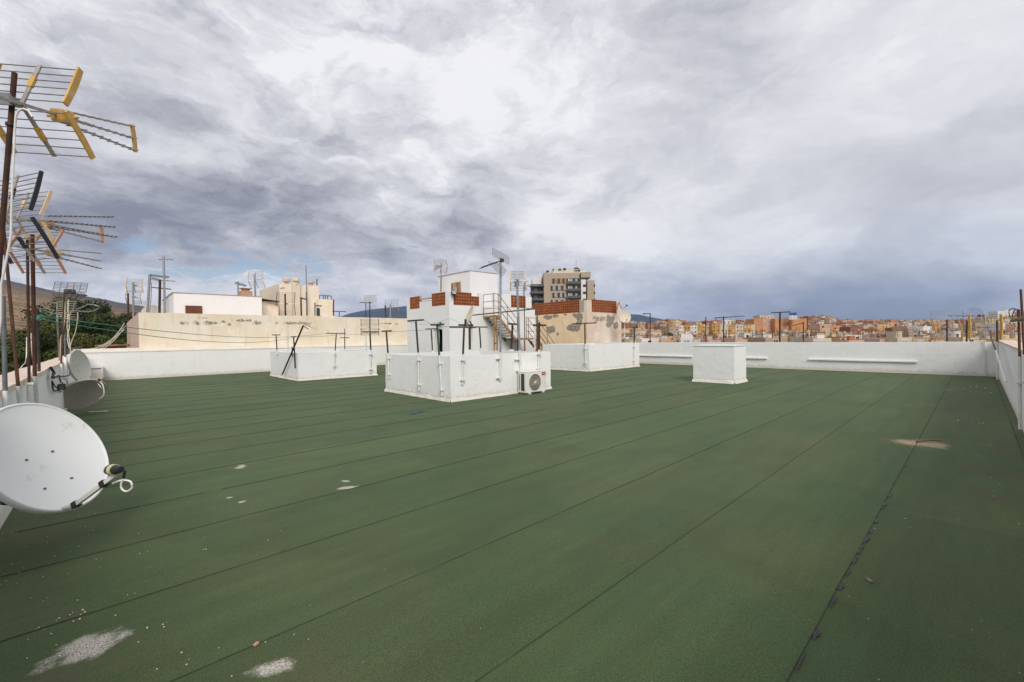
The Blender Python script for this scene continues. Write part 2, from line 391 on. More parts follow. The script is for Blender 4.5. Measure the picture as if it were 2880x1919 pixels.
# ------------------------------------------------------------------ mesh helpers
class MB:
    """collects boxes, tubes and sheets; build() links them as ONE mesh object"""
    def __init__(s): s.v, s.f, s.mi, s.sm = [], [], [], []
    def add(s, vs, fs, mi=0, smooth=False):
        o = len(s.v); s.v += [tuple(p) for p in vs]
        for f in fs: s.f.append(tuple(i + o for i in f)); s.mi.append(mi); s.sm.append(smooth)
        return s
    def box(s, x0, x1, y0, y1, z0, z1, mi=0):
        vs = [(x, y, z) for z in (z0, z1) for y in (y0, y1) for x in (x0, x1)]
        return s.add(vs, [(0, 2, 3, 1), (4, 5, 7, 6), (0, 1, 5, 4), (2, 6, 7, 3), (0, 4, 6, 2), (1, 3, 7, 5)], mi)
    def obox(s, c, ax, half, mi=0):
        c = Vector(c); X, Y, Z = (Vector(a) * h for a, h in zip(ax, half))
        vs = [c + X * i + Y * j + Z * k for k in (-1, 1) for j in (-1, 1) for i in (-1, 1)]
        return s.add(vs, [(0, 2, 3, 1), (4, 5, 7, 6), (0, 1, 5, 4), (2, 6, 7, 3), (0, 4, 6, 2), (1, 3, 7, 5)], mi)
    def tube(s, p0, p1, r, r1=None, n=8, mi=0, cap=True):
        p0, p1 = Vector(p0), Vector(p1); r1 = r if r1 is None else r1
        d = (p1 - p0)
        if d.length < 1e-6: return s
        q = d.to_track_quat('Z', 'Y'); a, b = q @ Vector((1, 0, 0)), q @ Vector((0, 1, 0))
        vs = []
        for p, rr in ((p0, r), (p1, r1)):
            for k in range(n):
                t = 2 * math.pi * k / n; vs.append(p + a * (rr * math.cos(t)) + b * (rr * math.sin(t)))
        s.add(vs, [(k, (k + 1) % n, n + (k + 1) % n, n + k) for k in range(n)], mi, n > 4)
        if cap: s.add(vs[:n], [tuple(range(n - 1, -1, -1))], mi); s.add(vs[n:], [tuple(range(n))], mi)
        return s
    def path(s, pts, r, n=6, mi=0):
        pts = [Vector(p) for p in pts]; rings = []
        up = Vector((0.01, 0.02, 1)).normalized()
        for i, p in enumerate(pts):
            t = (pts[min(i + 1, len(pts) - 1)] - pts[max(i - 1, 0)]).normalized()
            a = t.cross(up)
            a = a.normalized() if a.length > 1e-3 else t.orthogonal().normalized()
            b = t.cross(a)
            rings.append([p + a * (r * math.cos(2 * math.pi * k / n)) + b * (r * math.sin(2 * math.pi * k / n)) for k in range(n)])
        vs = [p for rg in rings for p in rg]
        fs = [(i * n + k, i * n + (k + 1) % n, (i + 1) * n + (k + 1) % n, (i + 1) * n + k) for i in range(len(pts) - 1) for k in range(n)]
        return s.add(vs, fs, mi, True)
    def build(s, name, mats, parent=None, kind=None, bevel=0.0, label=None):
        if not isinstance(mats, (list, tuple)): mats = [mats]
        me = bpy.data.meshes.new(name)
        off = Vector((0, 0, 0))
        if parent is not None:
            off = world_loc(parent)
        me.from_pydata([(x - off.x, y - off.y, z - off.z) for x, y, z in s.v], [], s.f)
        for mt in mats: me.materials.append(M[mt] if isinstance(mt, str) else mt)
        me.polygons.foreach_set('material_index', s.mi); me.polygons.foreach_set('use_smooth', s.sm)
        if bevel:
            bm = bmesh.new(); bm.from_mesh(me); bmesh.ops.remove_doubles(bm, verts=bm.verts, dist=1e-5)
            bmesh.ops.bevel(bm, geom=[e for e in bm.edges if len(e.link_faces) == 2 and e.calc_face_angle(0) > .3], offset=bevel, segments=2, profile=.6, affect='EDGES')
            bm.to_mesh(me); bm.free()
        me.update()
        o = bpy.data.objects.new(name, me); COL.objects.link(o)
        if parent is not None: o.parent = parent
        if kind: o['kind'] = kind
        if label: o['label'] = label
        return o


def world_loc(o):
    p = Vector(o.location); q = o.parent
    while q is not None: p = p + Vector(q.location); q = q.parent
    return p
def thing(name, label, cat, loc, group=None):
    o = bpy.data.objects.new(name, None); COL.objects.link(o); o.location = loc; o.empty_display_size = .1
    return tag(o, label, cat, group)
def tag(o, label, cat, group=None):
    o['label'] = label; o['category'] = cat
    if group: o['group'] = group
    return o
def inst(name, mesh, parent, loc, rot=None, scale=None):
    """another piece that shares mesh data; loc in world space"""
    o = bpy.data.objects.new(name, mesh); COL.objects.link(o)
    if parent is not None: o.parent = parent; o.location = Vector(loc) - world_loc(parent)
    else: o.location = loc
    if rot: o.rotation_euler = rot
    if scale: o.scale = scale
    return o
def sag(a, b, drop, n=14):
    a, b = Vector(a), Vector(b)
    return [a.lerp(b, i / n) - Vector((0, 0, drop * 4 * (i / n) * (1 - i / n))) for i in range(n + 1)]


def slab(x0, x1, y0, y1, z0, z1, step=.35, wob=.006, seed=0):
    """a rendered wall block: subdivided so its faces and arrises waver like hand-laid plaster"""
    bm = bmesh.new()
    nx, ny, nz = (max(1, int((b - a) / step)) for a, b in ((x0, x1), (y0, y1), (z0, z1)))
    mb = MB()
    def grid(o, a, b, na, nb):
        vs = [Vector(o) + Vector(a) * (i / na) + Vector(b) * (j / nb) for j in range(nb + 1) for i in range(na + 1)]
        fs = [(j * (na + 1) + i, j * (na + 1) + i + 1, (j + 1) * (na + 1) + i + 1, (j + 1) * (na + 1) + i) for j in range(nb) for i in range(na)]
        mb.add(vs, fs)
    dx, dy, dz = x1 - x0, y1 - y0, z1 - z0
    grid((x0, y0, z0), (dx, 0, 0), (0, 0, dz), nx, nz); grid((x1, y1, z0), (-dx, 0, 0), (0, 0, dz), nx, nz)
    grid((x0, y1, z0), (0, -dy, 0), (0, 0, dz), ny, nz); grid((x1, y0, z0), (0, dy, 0), (0, 0, dz), ny, nz)
    grid((x0, y0, z1), (dx, 0, 0), (0, dy, 0), nx, ny); grid((x0, y1, z0), (dx, 0, 0), (0, -dy, 0), nx, ny)
    out = []
    for p in mb.v:
        q = Vector(p)
        n = mnoise.noise_vector(q * .9 + Vector((seed, 0, 0))) + .4 * mnoise.noise_vector(q * 3.1)
        out.append(tuple(q + n * wob))
    mb.v = out
    return mb


# ================================================================== the roof
XL, XR, YN, YF = -0.66, 22.1, -0.48, 24.7           # inner faces of the four parapets
deck = MB().box(XL - .32, XR + .32, YN - .32, YF + .6, -16.2, -.004).build('roof_deck', 'felt', kind='structure')
deck['label'] = 'green mineral felt roof laid in long overlapping strips'

# each roll of felt is a sheet of its own, lapped over the next with a raised near edge
pitch_y, y_first = .965, .585
k = -2
while True:
    y0 = y_first + pitch_y * k; y1 = y0 + pitch_y + .05
    k += 1
    if y0 > YF: break
    y0c, y1c = max(y0, YN), min(y1, YF)
    if y1c <= y0c: continue
    rnd = random.Random(k * 31 + 5)
    xs = [XL] + [x for x in (rnd.uniform(2.5, 6.5), rnd.uniform(9.5, 13.5), rnd.uniform(16, 19.5))] + [XR]
    for a, b in zip(xs[:-1], xs[1:]):
        n = max(2, int((b - a) / .5)); vs = []
        lift = .0
        for i in range(n + 1):
            x = a + (b - a) * i / n
            w = .006 * mnoise.noise(Vector((x * 1.3, y0 * 3, 0)))
            e = -.0006 + .0022 * mnoise.noise(Vector((x * .45, y0 * 3, 4))) + .0008 * mnoise.noise(Vector((x * 2.1, y0, 4)))
            w2 = .0008 if i == 0 else 0
            vs += [(x, y0c + w, 0), (x, y0c + w, max(.0009, e + .0025) + w2), (x, y1c, .0008 + w2 * .3)]
        fs = []
        for i in range(n):
            o = i * 3; fs += [(o, o + 3, o + 4, o + 1), (o + 1, o + 4, o + 5, o + 2)]
        MB().add(vs, fs).build('felt_sheet', 'felt', deck)
    # the thin bead of bitumen squeezed out along the lap, broken here and there
    if y0 > YN + .05:
        mb = MB(); x = XL + .1; step = .16
        def seam_w(x): return max(0.0, .0022 + .0036 * mnoise.noise(Vector((x * .6, y0 * 7, 9))) + .0022 * mnoise.noise(Vector((x * 4.3, y0 * 5, 2))))
        while x < XR - .2:
            wa_, wb_ = seam_w(x), seam_w(x + step)
            if wa_ + wb_ > .0004:
                w0 = .006 * mnoise.noise(Vector((x * 1.3, y0 * 3, 0))); w1 = .006 * mnoise.noise(Vector(((x + step) * 1.3, y0 * 3, 0)))
                mb.add([(x, y0 + w0 - wa_, .0025), (x + step, y0 + w1 - wb_, .0025), (x + step, y0 + w1 + wb_ * .5, .0075), (x, y0 + w0 + wa_ * .5, .0075)], [(0, 1, 2, 3)])
            x += step
        mb.build('felt_seam', 'seam', deck)
# bitumen that has bled out of the seam beside the camera
mb = MB(); rnd = random.Random(4)
bleeds = [gnd(*p) for p in ((2252, 1880), (2258, 1862), (2305, 1790), (2345, 1705), (2352, 1692), (2375, 1655), (2392, 1615), (2412, 1580), (2422, 1555), (2428, 1545), (2440, 1520), (2452, 1500), (2470, 1470), (2490, 1430), (2492, 1422), (2505, 1395), (2550, 1310))]
for i, p in enumerate(bleeds):
    rx, ry = rnd.uniform(.025, .085) * (1 + p.x * .10), rnd.uniform(.005, .017)
    n = 14; c = Vector((p.x, y_first - .008 - ry * .3, .0088))
    ring = [c + Vector((rx * math.cos(t) * rnd.uniform(.5, 1.15), ry * math.sin(t) * rnd.uniform(.45, 1.3), 0)) for t in [2 * math.pi * j / n for j in range(n)]]
    mb.add([c + Vector((0, 0, .0012))] + ring, [(0, 1 + j, 1 + (j + 1) % n) for j in range(n)])
mb.build('bitumen_bleed', 'bitumen', deck)

# chips of render and paint shed on the felt
mb = MB(); rnd = random.Random(11)
def chip(x, y, sz):
    a = rnd.uniform(0, 6.3); n = rnd.randint(4, 6); h = sz * rnd.uniform(.15, .4)
    rg = [(x + sz * rnd.uniform(.5, 1) * math.cos(a + 6.283 * j / n), y + sz * rnd.uniform(.4, 1) * math.sin(a + 6.283 * j / n)) for j in range(n)]
    vs = [(px, py, .006) for px, py in rg] + [(x + (px - x) * .8, y + (py - y) * .8, .008 + h) for px, py in rg]
    mb.add(vs, [tuple(range(n, 2 * n))] + [(j, (j + 1) % n, n + (j + 1) % n, n + j) for j in range(n)])
for i in range(190):
    if i % 3: x, y = XL + abs(rnd.gauss(0, .55)) + .03, rnd.uniform(1.2, 9)
    else: x, y = rnd.uniform(2, 21), YN + abs(rnd.gauss(0, .5)) + .03
    chip(x, y, rnd.uniform(.0015, .006))
for p, n, sp, sz in (((200, 1740), 9, .05, .014), ((430, 1765), 8, .03, .014), ((568, 1552), 4, .02, .014), ((190, 1735), 6, .06, .016), ((245, 1708), 2, .02, .02),
                     ((515, 1848), 7, .06, .012), ((725, 1817), 2, .02, .02), ((390, 1560), 2, .02, .014), ((2660, 1100), 14, .5, .035), ((2760, 1090), 16, .5, .04), ((2720, 1192), 5, .12, .03),
                     ((2575, 1470), 5, .25, .014), ((2730, 1440), 5, .3, .014), ((1900, 1075), 3, .1, .02), ((1460, 1112), 7, .3, .02), ((1290, 1125), 3, .15, .025)):
    c = gnd(*p)
    for j in range((n + 1) // 2): chip(c.x + rnd.gauss(0, sp), max(YN + .05, c.y + rnd.gauss(0, sp)), rnd.uniform(.25, .62) * sz)
o = mb.build('render_chips', 'chip', kind='stuff'); tag(o, 'pale chips of render and paint scattered on the green felt', 'debris')
# a twig, a tile shard, and a blue scrap
p = gnd(2608, 1244); mb = MB().path([p + Vector((-.16, .10, .02)), p + Vector((0, 0, .03)), p + Vector((.14, -.13, .02))], .012)
tag(mb.build('wood_stick', 'log'), 'short broken stick lying in the patch of tan sand', 'stick')
p = gnd(2445, 1636); mb = MB().obox(p + Vector((0, 0, .008)), ((.8, .6, 0), (-.6, .8, 0), (0, 0, 1)), (.022, .010, .004))
tag(mb.build('bark_scrap', 'log'), 'small dark scrap lying beside the bitumen-bled seam', 'debris')
p = gnd(720, 1816); mb = MB().obox(p + Vector((0, 0, .008)), ((.9, .43, .1), (-.43, .9, 0), (-.1, 0, .99)), (.012, .009, .003))
tag(mb.build('tile_shard', 'orange_plate'), 'pinkish tile shard lying on a felt seam', 'debris')
a = [gnd(*z5(x, y)) for x, y in ()]
q0, q1, q2, q3 = gnd(1150, 1166), gnd(1176, 1157), gnd(1195, 1158), gnd(1163, 1162)
mb = MB()
for s_, e_ in ((q0, q2), (q1, q2), (q0, q3)):
    d_ = (e_ - s_).normalized(); n_ = Vector((-d_.y, d_.x, 0)) * .035
    mb.add([s_ - n_ + Vector((0, 0, .012)), e_ - n_ * .5 + Vector((0, 0, .014)), e_ + n_ * .5 + Vector((0, 0, .014)), s_ + n_ + Vector((0, 0, .012))], [(0, 1, 2, 3)])
tag(mb.build('blue_scrap', 'blue_tape'), 'flat blue plastic scrap on the felt before the white light well', 'debris')

# ------------------------------------------------------------------ parapets
def parapet(label, x0, x1, y0, y1, h, seed, cap=None, capm='white'):
    t = thing('parapet_wall', label, 'wall', ((x0 + x1) / 2, (y0 + y1) / 2, 0))
    slab(x0, x1, y0, y1, -.3, h, .4, .010, seed).build('wall', 'white', t)
    if cap:
        cx0, cx1, cy0, cy1, cz = cap
        slab(cx0, cx1, cy0, cy1, h - .012, cz, .5, .008, seed + 3).build('coping', capm, t)
    return t
parapet('long white parapet with pink flaking coping, lined with rusty aerial masts', XL - .30, XL, YN - .3, YF + .02, 1.12, 1, (XL - .31, XL + .012, YN - .31, YF + .02, 1.165), 'cap_pink')
right_par = parapet('white parapet with pinkish top and a leaning aerial mast clamped to it', XL + .001, XR + .31, YN - .30, YN, 1.215, 2, (XL + .02, XR + .3, YN - .31, YN + .012, 1.25), 'cap_pink')
far_right = parapet('white parapet with three ledges along its foot, city beyond it', XR, XR + .30, YN + .001, 15.4, 1.185, 3)
back_left = parapet('white parapet below the stained cream wall of the neighbouring roof', XL - .28, XR - .001, YF, YF + .30, 1.165, 4)
mb = MB()
n = 40
vs = []
for i in range(n + 1):
    x = XL - .28 + (XR - XL) * i / n; w = .012 * mnoise.noise(Vector((x, 3, 1)))
    vs += [(x, YF - .012, 1.15 + w), (x, YF - .012, 1.19 + w), (x, YF + .62, 1.325 + w * .5)]
mb.add(vs, [f for i in range(n) for f in ((i * 3, i * 3 + 3, i * 3 + 4, i * 3 + 1), (i * 3 + 1, i * 3 + 4, i * 3 + 5, i * 3 + 2))])
mb.build('coping', surf('cream_white_coping', (.76, .71, .62), (.66, .58, .48), 2.0, .7, .85, bump=.4, bscale=20), back_left)
for (xa, xb) in (((1530), (1948)), ((2095), (2158)), ((2275), (2581))):
    pa, pb = onx(xa, 1012, XR), onx(xb, 1020, XR)
    ya, yb = sorted((pa.y, pb.y))
    if xa == 1530: yb, ya = 15.3, onx(1948, 1012, XR).y
    if xa == 2275: pass
    slab(XR - .075, XR + .01, ya, yb, .425, .475, .4, .006, ya).build('ledge', 'white_clean', far_right)

# ------------------------------------------------------------------ light wells and the chimney block
def light_well(label, x0, x1, y0, y1, h, th, seed):
    t = thing('light_well', label, 'light well', ((x0 + x1) / 2, (y0 + y1) / 2, 0), 'rendered light wells standing on the felt roof')
    slab(x0, x1, y0, y0 + th, 0, h, .35, .010, seed).build('wall', 'white', t)
    slab(x0, x1, y1 - th, y1, 0, h, .35, .010, seed + 1).build('wall', 'white', t)
    slab(x0 + .001, x0 + th, y0 + th, y1 - th, 0, h, .35, .010, seed + 2).build('wall', 'white', t)
    slab(x1 - th, x1 - .001, y0 + th, y1 - th, 0, h, .35, .010, seed + 3).build('wall', 'white', t)
    # fillet of render at the foot, lapped on to the felt
    mb = MB()
    def fil(a, b, nx, ny):
        a, b = Vector(a), Vector(b); n = max(2, int((b - a).length / .12)); vs = []
        for i in range(n + 1):
            p = a.lerp(b, i / n); w = .035 + .03 * abs(mnoise.noise(p * 3.3)) + .02 * mnoise.noise(p * 9)
            vs += [(p.x + nx * .004, p.y + ny * .004, .085 + .04 * mnoise.noise(p * 2.5)), (p.x + nx * w, p.y + ny * w, .008)]
        mb.add(vs, [(2 * i, 2 * i + 1, 2 * i + 3, 2 * i + 2) for i in range(n)])
    fil((x0 - .02, y0, 0), (x1 + .02, y0, 0), 0, -1); fil((x0, y1 + .02, 0), (x0, y0 - .02, 0), -1, 0); fil((x1, y0 - .02, 0), (x1, y1 + .02, 0), 1, 0)
    mb.build('foot_fillet', 'white', t)
    MB().box(x0 + th, x1 - th, y0 + th, y1 - th, .02, .03).build('shaft_shade_sheet', 'ac_dark', t)  # dark sheet stands for the shade deep in the shaft
    return t
CX0, CX1, CY0, CY1, CH = 6.1, 9.72, 8.72, 12.05, 1.115
light_well('large white light well with an air conditioner standing against it', CX0, CX1, CY0, CY1, CH, .17, 10)
LX0, LX1, LY0, LY1 = 5.38, 8.55, 17.7, 21.5
light_well('low white light well with a leaning iron mast on its side', LX0, LX1, LY0, LY1, 1.08, .17, 20)
RX0, RX1, RY0, RY1 = 15.6, 19.75, 11.7, 14.5
light_well('white light well in front of the peach plastered roof house', RX0, RX1, RY0, RY1, 1.20, .17, 30)
t = thing('chimney_block', 'plain solid white block standing alone on the felt', 'block', (14.9, 5.85, 0))
slab(14.36, 15.38, 5.2, 6.5, 0, 1.2, .3, .009, 41).build('wall', 'white', t)
slab(14.34, 15.40, 5.18, 6.52, 1.188, 1.215, .3, .006, 42).build('coping', 'white_clean', t)
mb = MB()
for a, b, nx, ny in (((14.34, 5.2), (15.41, 5.2), 0, -1), ((14.36, 6.52), (14.36, 5.18), -1, 0), ((15.38, 5.18), (15.38, 6.5), 1, 0)):
    a, b = Vector((*a, 0)), Vector((*b, 0)); n = 12; vs = []
    for i in range(n + 1):
        p = a.lerp(b, i / n); w = .045 + .04 * abs(mnoise.noise(p * 3.3))
        vs += [(p.x + nx * .004, p.y + ny * .004, .10 + .04 * mnoise.noise(p * 2.5)), (p.x + nx * w, p.y + ny * w, .008)]
    mb.add(vs, [(2 * i, 2 * i + 1, 2 * i + 3, 2 * i + 2) for i in range(n)])
mb.build('foot_fillet', 'white', t)

# ------------------------------------------------------------------ lattice blocks
def lattice_mesh():
    """one terracotta screen block, front toward -y: a square frame round an octagonal hole; 1 m wide, scaled in use"""
    mb = MB(); o = .488; r = .30; n = 8
    out = [(-o, -o), (0, -o), (o, -o), (o, 0), (o, o), (0, o), (-o, o), (-o, 0)]
    ang = [math.atan2(b, a) for a, b in out]
    inn = [(r * math.cos(t) * (1.12 if i % 2 == 0 else 1), r * math.sin(t) * (1.12 if i % 2 == 0 else 1)) for i, t in enumerate(ang)]
    vs = []
    for y in (-.5, .5):
        vs += [(a, y, b) for a, b in out] + [(a * (.82 if y > 0 else 1), y, b * (.82 if y > 0 else 1)) for a, b in inn]
    fs = []
    for i in range(n):
        j = (i + 1) % n
        fs += [(i, j, 8 + j, 8 + i), (16 + j, 16 + i, 24 + i, 24 + j), (8 + i, 8 + j, 24 + j, 24 + i), (j, i, 16 + i, 16 + j)]
    mb.add(vs, fs); me = mb.build('lattice_block', 'lattice'); d_ = me.data; bpy.data.objects.remove(me); return d_
LAT = lattice_mesh()


def lattice(house, origin, along, width, z0, z1, cols, rows, depth=.13, skip=()):
    """a panel of screen blocks set in thin mortar; along is the unit direction of the face"""
    origin = Vector(origin); al = Vector(along); rz = math.atan2(al.y, al.x)
    t = bpy.data.objects.new('lattice_panel', None); COL.objects.link(t); t.parent = house; t.empty_display_size = .1
    nrm = Vector((al.y, -al.x, 0))
    cw, ch = width / cols, (z1 - z0) / rows
    # mortar web between the blocks
    mb = MB()
    base = origin + Vector((0, 0, z0))
    for c in range(cols + 1):
        hi = rows - max([s_[1] for s_ in skip if s_[0] <= c - 1] + [0]) if skip else rows
        p = base + al * (c * cw) + Vector((0, 0, hi * ch / 2))
        mb.obox(p, (al, nrm, (0, 0, 1)), (cw * .028, depth * .46, hi * ch / 2))
    for r_ in range(rows + 1):
        wd = width
        if skip and r_ > rows - skip[0][1]: wd = skip[0][0] * cw
        p = base + al * (wd / 2) + Vector((0, 0, r_ * ch))
        mb.obox(p, (al, nrm, (0, 0, 1)), (wd / 2, depth * .455, ch * .03))
    mt = mb.build('mortar_joints', 'mortar', t)
    for r_ in range(rows):
        for c in range(cols):
            if any(c >= s_[0] and r_ >= rows - s_[1] for s_ in skip): continue
            p = base + al * ((c + .5) * cw) + Vector((0, 0, (r_ + .5) * ch))
            inst('lattice_block', LAT, t, p, (0, 0, rz), (cw, depth, ch))
    return t


# ------------------------------------------------------------------ the white stair house
AX0, AX1, AY0, AY1 = 11.59, 17.05, 16.57, 20.42
AFL = 2.62                                                          # terrace level behind the lattice parapet
A = thing('roof_house', 'white stair house with terracotta lattice parapet and rusty outside stair', 'house', (14.3, 18.5, 0))
body = MB()
def w4(mb, x0, x1, y0, y1, z0, z1): mb.box(x0, x1, y0, y1, z0, z1)
# walls round the terrace are built with openings where lattice or the doorway stands
th = .18
def zx(px, py): return onx(px, py, AX0)
def zy(px, py): return ony(px, py, AY0)
def s4(x, y): return 1100 + x / 7.467, 730 + y / 7.467
def s5(x, y): return 1300 + x / 7.84, 820 + y / 7.84
L2n, L2f = zx(*s4(1138, 850)).y, zx(*s4(850, 850)).y
L1n, L1f = zx(*s4(595, 900)).y, zx(*s4(388, 900)).y
L2b, L2t = zx(*s4(1000, 975)).z, zx(*s4(1000, 700)).z
L1b, L1t = zx(*s4(490, 1040)).z, zx(*s4(490, 785)).z
R1a, R1b_ = zy(*s4(1310, 800)).x, zy(*s4(1850, 880)).x
R1z0, R1z1 = zy(*s4(1500, 965)).z, zy(*s4(1500, 690)).z
R2a, R2b_ = zy(*s5(1075, 200)).x, zy(*s5(1400, 200)).x
R2z0, R2z1 = zy(*s5(1230, 352)).z, zy(*s5(1230, 92)).z
ATOP = zx(*s4(1200, 665)).z
ALOW = zx(*s4(720, 880)).z
DYn, DYf = zx(*z5(662, 900)).y, zx(*z5(575, 900)).y
DZ = zx(*z5(620, 842)).z
def wall(x0, x1, y0, y1, z0, z1, m='white', seed=0): slab(x0, x1, y0, y1, z0, z1, .45, .006, seed).build('wall', m, A)
# face toward the left parapet (x = AX0)
wall(AX0, AX0 + th, AY0, DYn, 0, L2b, seed=1)
wall(AX0, AX0 + th, DYn, DYf, DZ, L2b, 'white_clean', 2)
wall(AX0, AX0 + th, DYf, AY1, 0, L1b, seed=3)
wall(AX0, AX0 + th, AY0, L2n, L2b, ATOP, 'white_clean', 4)
wall(AX0, AX0 + th, L2f, L1n, L1b, ALOW, 'white_clean', 5)
wall(AX0, AX0 + th, L1f, AY1, L1b, L1t, 'white_clean', 6)
if L2b > L1b: wall(AX0, AX0 + th, DYf, L2f, L1b, L2b, 'white_clean', 7)
# face toward the camera side (y = AY0)
LZ = 2.62
wall(AX0 + th, AX1 + .20, AY0, AY0 + th, 0, min(R1z0, R2z0), seed=8)
lo = min(R1z0, R2z0)
if R1z0 > lo: wall(AX0 + th, R2a - .3, AY0, AY0 + th, lo, R1z0, 'white_clean', 9)
wall(AX0 + th, R1a, AY0, AY0 + th, R1z0, ATOP, 'white_clean', 10)
P1x = zy(*s5(440, 200)).x
wall(R1b_, P1x, AY0, AY0 + th, R1z0, zy(*s5(400, 40)).z, 'white_clean', 11)
wall(zy(*s5(700, 300)).x, R2a, AY0, AY0 + th, R2z0, R2z1 + .04, 'white_clean', 12)
wall(R2b_, AX1 - .05, AY0, AY0 + th, R2z0, R2z1 - .02, 'white_clean', 13)
# the other two sides, the terrace slab
wall(AX1 - th, AX1, AY0 + th, AY1, 0, R2z1 - .1, 'white_clean', 14)
wall(AX0 + th, AX1 - th, AY1 - th, AY1, 0, L1t, 'white_clean', 15)
MB().box(AX0 + th, AX1 - th, AY0 + th, AY1 - th, AFL - .2, AFL).build('terrace_slab', 'white_clean', A)
for i, (yn, yf, zb, zt, cn, rn) in enumerate(((L2n, L2f, L2b, L2t, 6, 4), (L1n, L1f, L1b, L1t, 4, 4))):
    lattice(A, (AX0 + .075, yf, 0), (0, -1, 0), yf - yn, zb, zt, cn, rn)
lattice(A, (R1a, AY0 + .075, 0), (1, 0, 0), R1b_ - R1a, R1z0, R1z1, 10, 4, skip=((7, 1),))
lattice(A, (R2a, AY0 + .075, 0), (1, 0, 0), R2b_ - R2a, R2z0, R2z1, 5, 4)
MB().box(AX0 + .02, AX0 + .14, L1n - .02, L2f + .0, ALOW + .10, ALOW + .17).build('rail_beam', 'beam', A)
MB().box(AX0 + .05, AX0 + .15, L1n - .02, L2f + .0, ALOW + .01, ALOW + .05).build('rail_beam', 'beam', A)
# doorway: black sheet painted for the shade of the room, half open leaf
dr = bpy.data.objects.new('doorway', None); COL.objects.link(dr); dr.parent = A
MB().box(AX0 + .30, AX0 + .34, DYn - .2, DYf + .2, 0, DZ + .1).build('room_shade_sheet', 'black_plastic', dr)
MB().box(AX0 + .03, AX0 + .07, DYn + (DYf - DYn) * .45, DYf - .01, .02, DZ - .04).build('door_leaf', 'ac_white', dr)
MB().box(AX0 - .02, AX0 + .30, DYf + .0005, DYf + .04, 0, DZ - .01).build('door_frame', 'ac_white', dr)
# stair head room on the terrace
UY = 18.07
uc = ony(*z5(925, 280), UY); UX0, UX1 = uc.x, ony(*z5(1190, 305), UY).x; UZ = uc.z
UYF = onx(*z5(622, 345), UX0).y
UYF = min(UYF, AY1 + 2.0)
slab(UX0, UX1, UY, UYF, AFL - .3, UZ, .45, .007, 50).build('stair_head_wall', 'white_clean', A)
MB().box(UX0 - .03, UX1 + .02, UY - .02, UYF + .03, UZ + .004, UZ + .035).build('stair_head_roof', 'beam', A)
wn = [onx(*s4(x, y), UX0) for x, y in ((1462, 480), (1270, 500), (1270, 680))]
d0 = bpy.data.objects.new('terrace_door', None); COL.objects.link(d0); d0.parent = A
ya, yb = wn[0].y, wn[1].y
MB().box(UX0 - .03, UX0 - .006, ya, yb, AFL, wn[1].z).build('door_leaf', 'rust_light', d0)
for i in range(5):
    yy = ya + (yb - ya) * (i + .5) / 5
    MB().box(UX0 - .042, UX0 - .031, yy - (yb - ya) * .085, yy + (yb - ya) * .085, AFL, wn[1].z - .02).build('door_board', ('rust_light', 'log', 'rust_light', 'terracotta_pot', 'rust_red')[i], d0)
pq = onx(*s4(1372, 625), UX0)
MB().box(UX0 - .055, UX0 - .043, pq.y - .10, pq.y + .10, pq.z - .14, pq.z + .14).build('paper_notice', 'glass_pale', d0)
# floodlights on brackets
for (px, py, plane) in (((1275), (722), 'y'), ((1062), (1362), 'x')):
    p = zy(*s4(px, py)) if plane == 'y' else zx(*s4(px, py))
    f = bpy.data.objects.new('floodlight', None); COL.objects.link(f); f.parent = A; f.location = p - Vector(A.location)
    ax = ((1, 0, 0), (0, .8, -.6), (0, .6, .8)) if plane == 'y' else ((0, 1, 0), (.8, 0, -.6), (.6, 0, .8))
    off = Vector((0, -.16, 0)) if plane == 'y' else Vector((-.16, 0, 0))
    MB().obox(p + off, ax, (.12, .035, .09)).build('lamp_housing', 'black_plastic', f)
    MB().obox(p + off - Vector(ax[1]) * .04, ax, (.10, .008, .07)).build('lamp_glass', 'glass_pale', f)
    MB().tube(p + off, p, .018).build('bracket', 'black_plastic', f)

# ------------------------------------------------------------------ rusty outside stair
ST = thing('outside_stair', 'rusty steel stair with pipe handrails climbing the white stair house', 'stair', (14.5, 15.9, 0))
lz = ony(*s5(560, 545), AY0).z                                      # landing level
lx0 = ony(*s5(458, 545), AY0).x
SW = .80
lx1 = ony(*s5(800, 545), AY0 - SW).x
sy0, sy1 = AY0 - SW - .02, AY0 - .04
MB().box(lx0, lx1, sy0, sy1, lz - .09, lz).build('landing', 'rust_light', ST)
m_end = ony(*s5(1180, 1020), AY0 - SW)                              # first flight meets the half landing
hz, hx0 = m_end.z - .02, m_end.x
hx1 = hx0 + .85
n1 = 8
for i in range(1, n1):
    f_ = i / n1; x = lx1 + (hx0 - lx1) * f_; z = lz + (hz - lz) * f_
    MB().box(x - .14, x + .14, sy0 + .03, sy1 - .02, z - .02, z + .02).build('tread', 'white_pipe', ST)
    MB().box(x - .14, x - .125, sy0 + .035, sy1 - .025, z - (lz - hz) / n1 * .72, z - .021).build('riser', 'white_pipe', ST)
for yy in (sy0, sy1):
    MB().obox(Vector(((lx1 + hx0) / 2, yy, (lz + hz) / 2 - .10)), (Vector((hx0 - lx1, 0, hz - lz)).normalized(), (0, 1, 0), Vector((lz - hz, 0, hx0 - lx1)).normalized()), ((Vector((hx0 - lx1, 0, hz - lz)).length) / 2 + .05, .02, .065)).build('stringer', 'rust_light', ST)
ny0 = sy0 - .62
MB().box(hx0 - .05, hx1, ny0, sy1, hz - .09, hz).build('half_landing', 'rust_light', ST)
n2 = 8; ex = hx1 + (hx0 - lx1) * (hz / max(.4, lz - hz))
ex = min(ex, hx1 + 2.1)
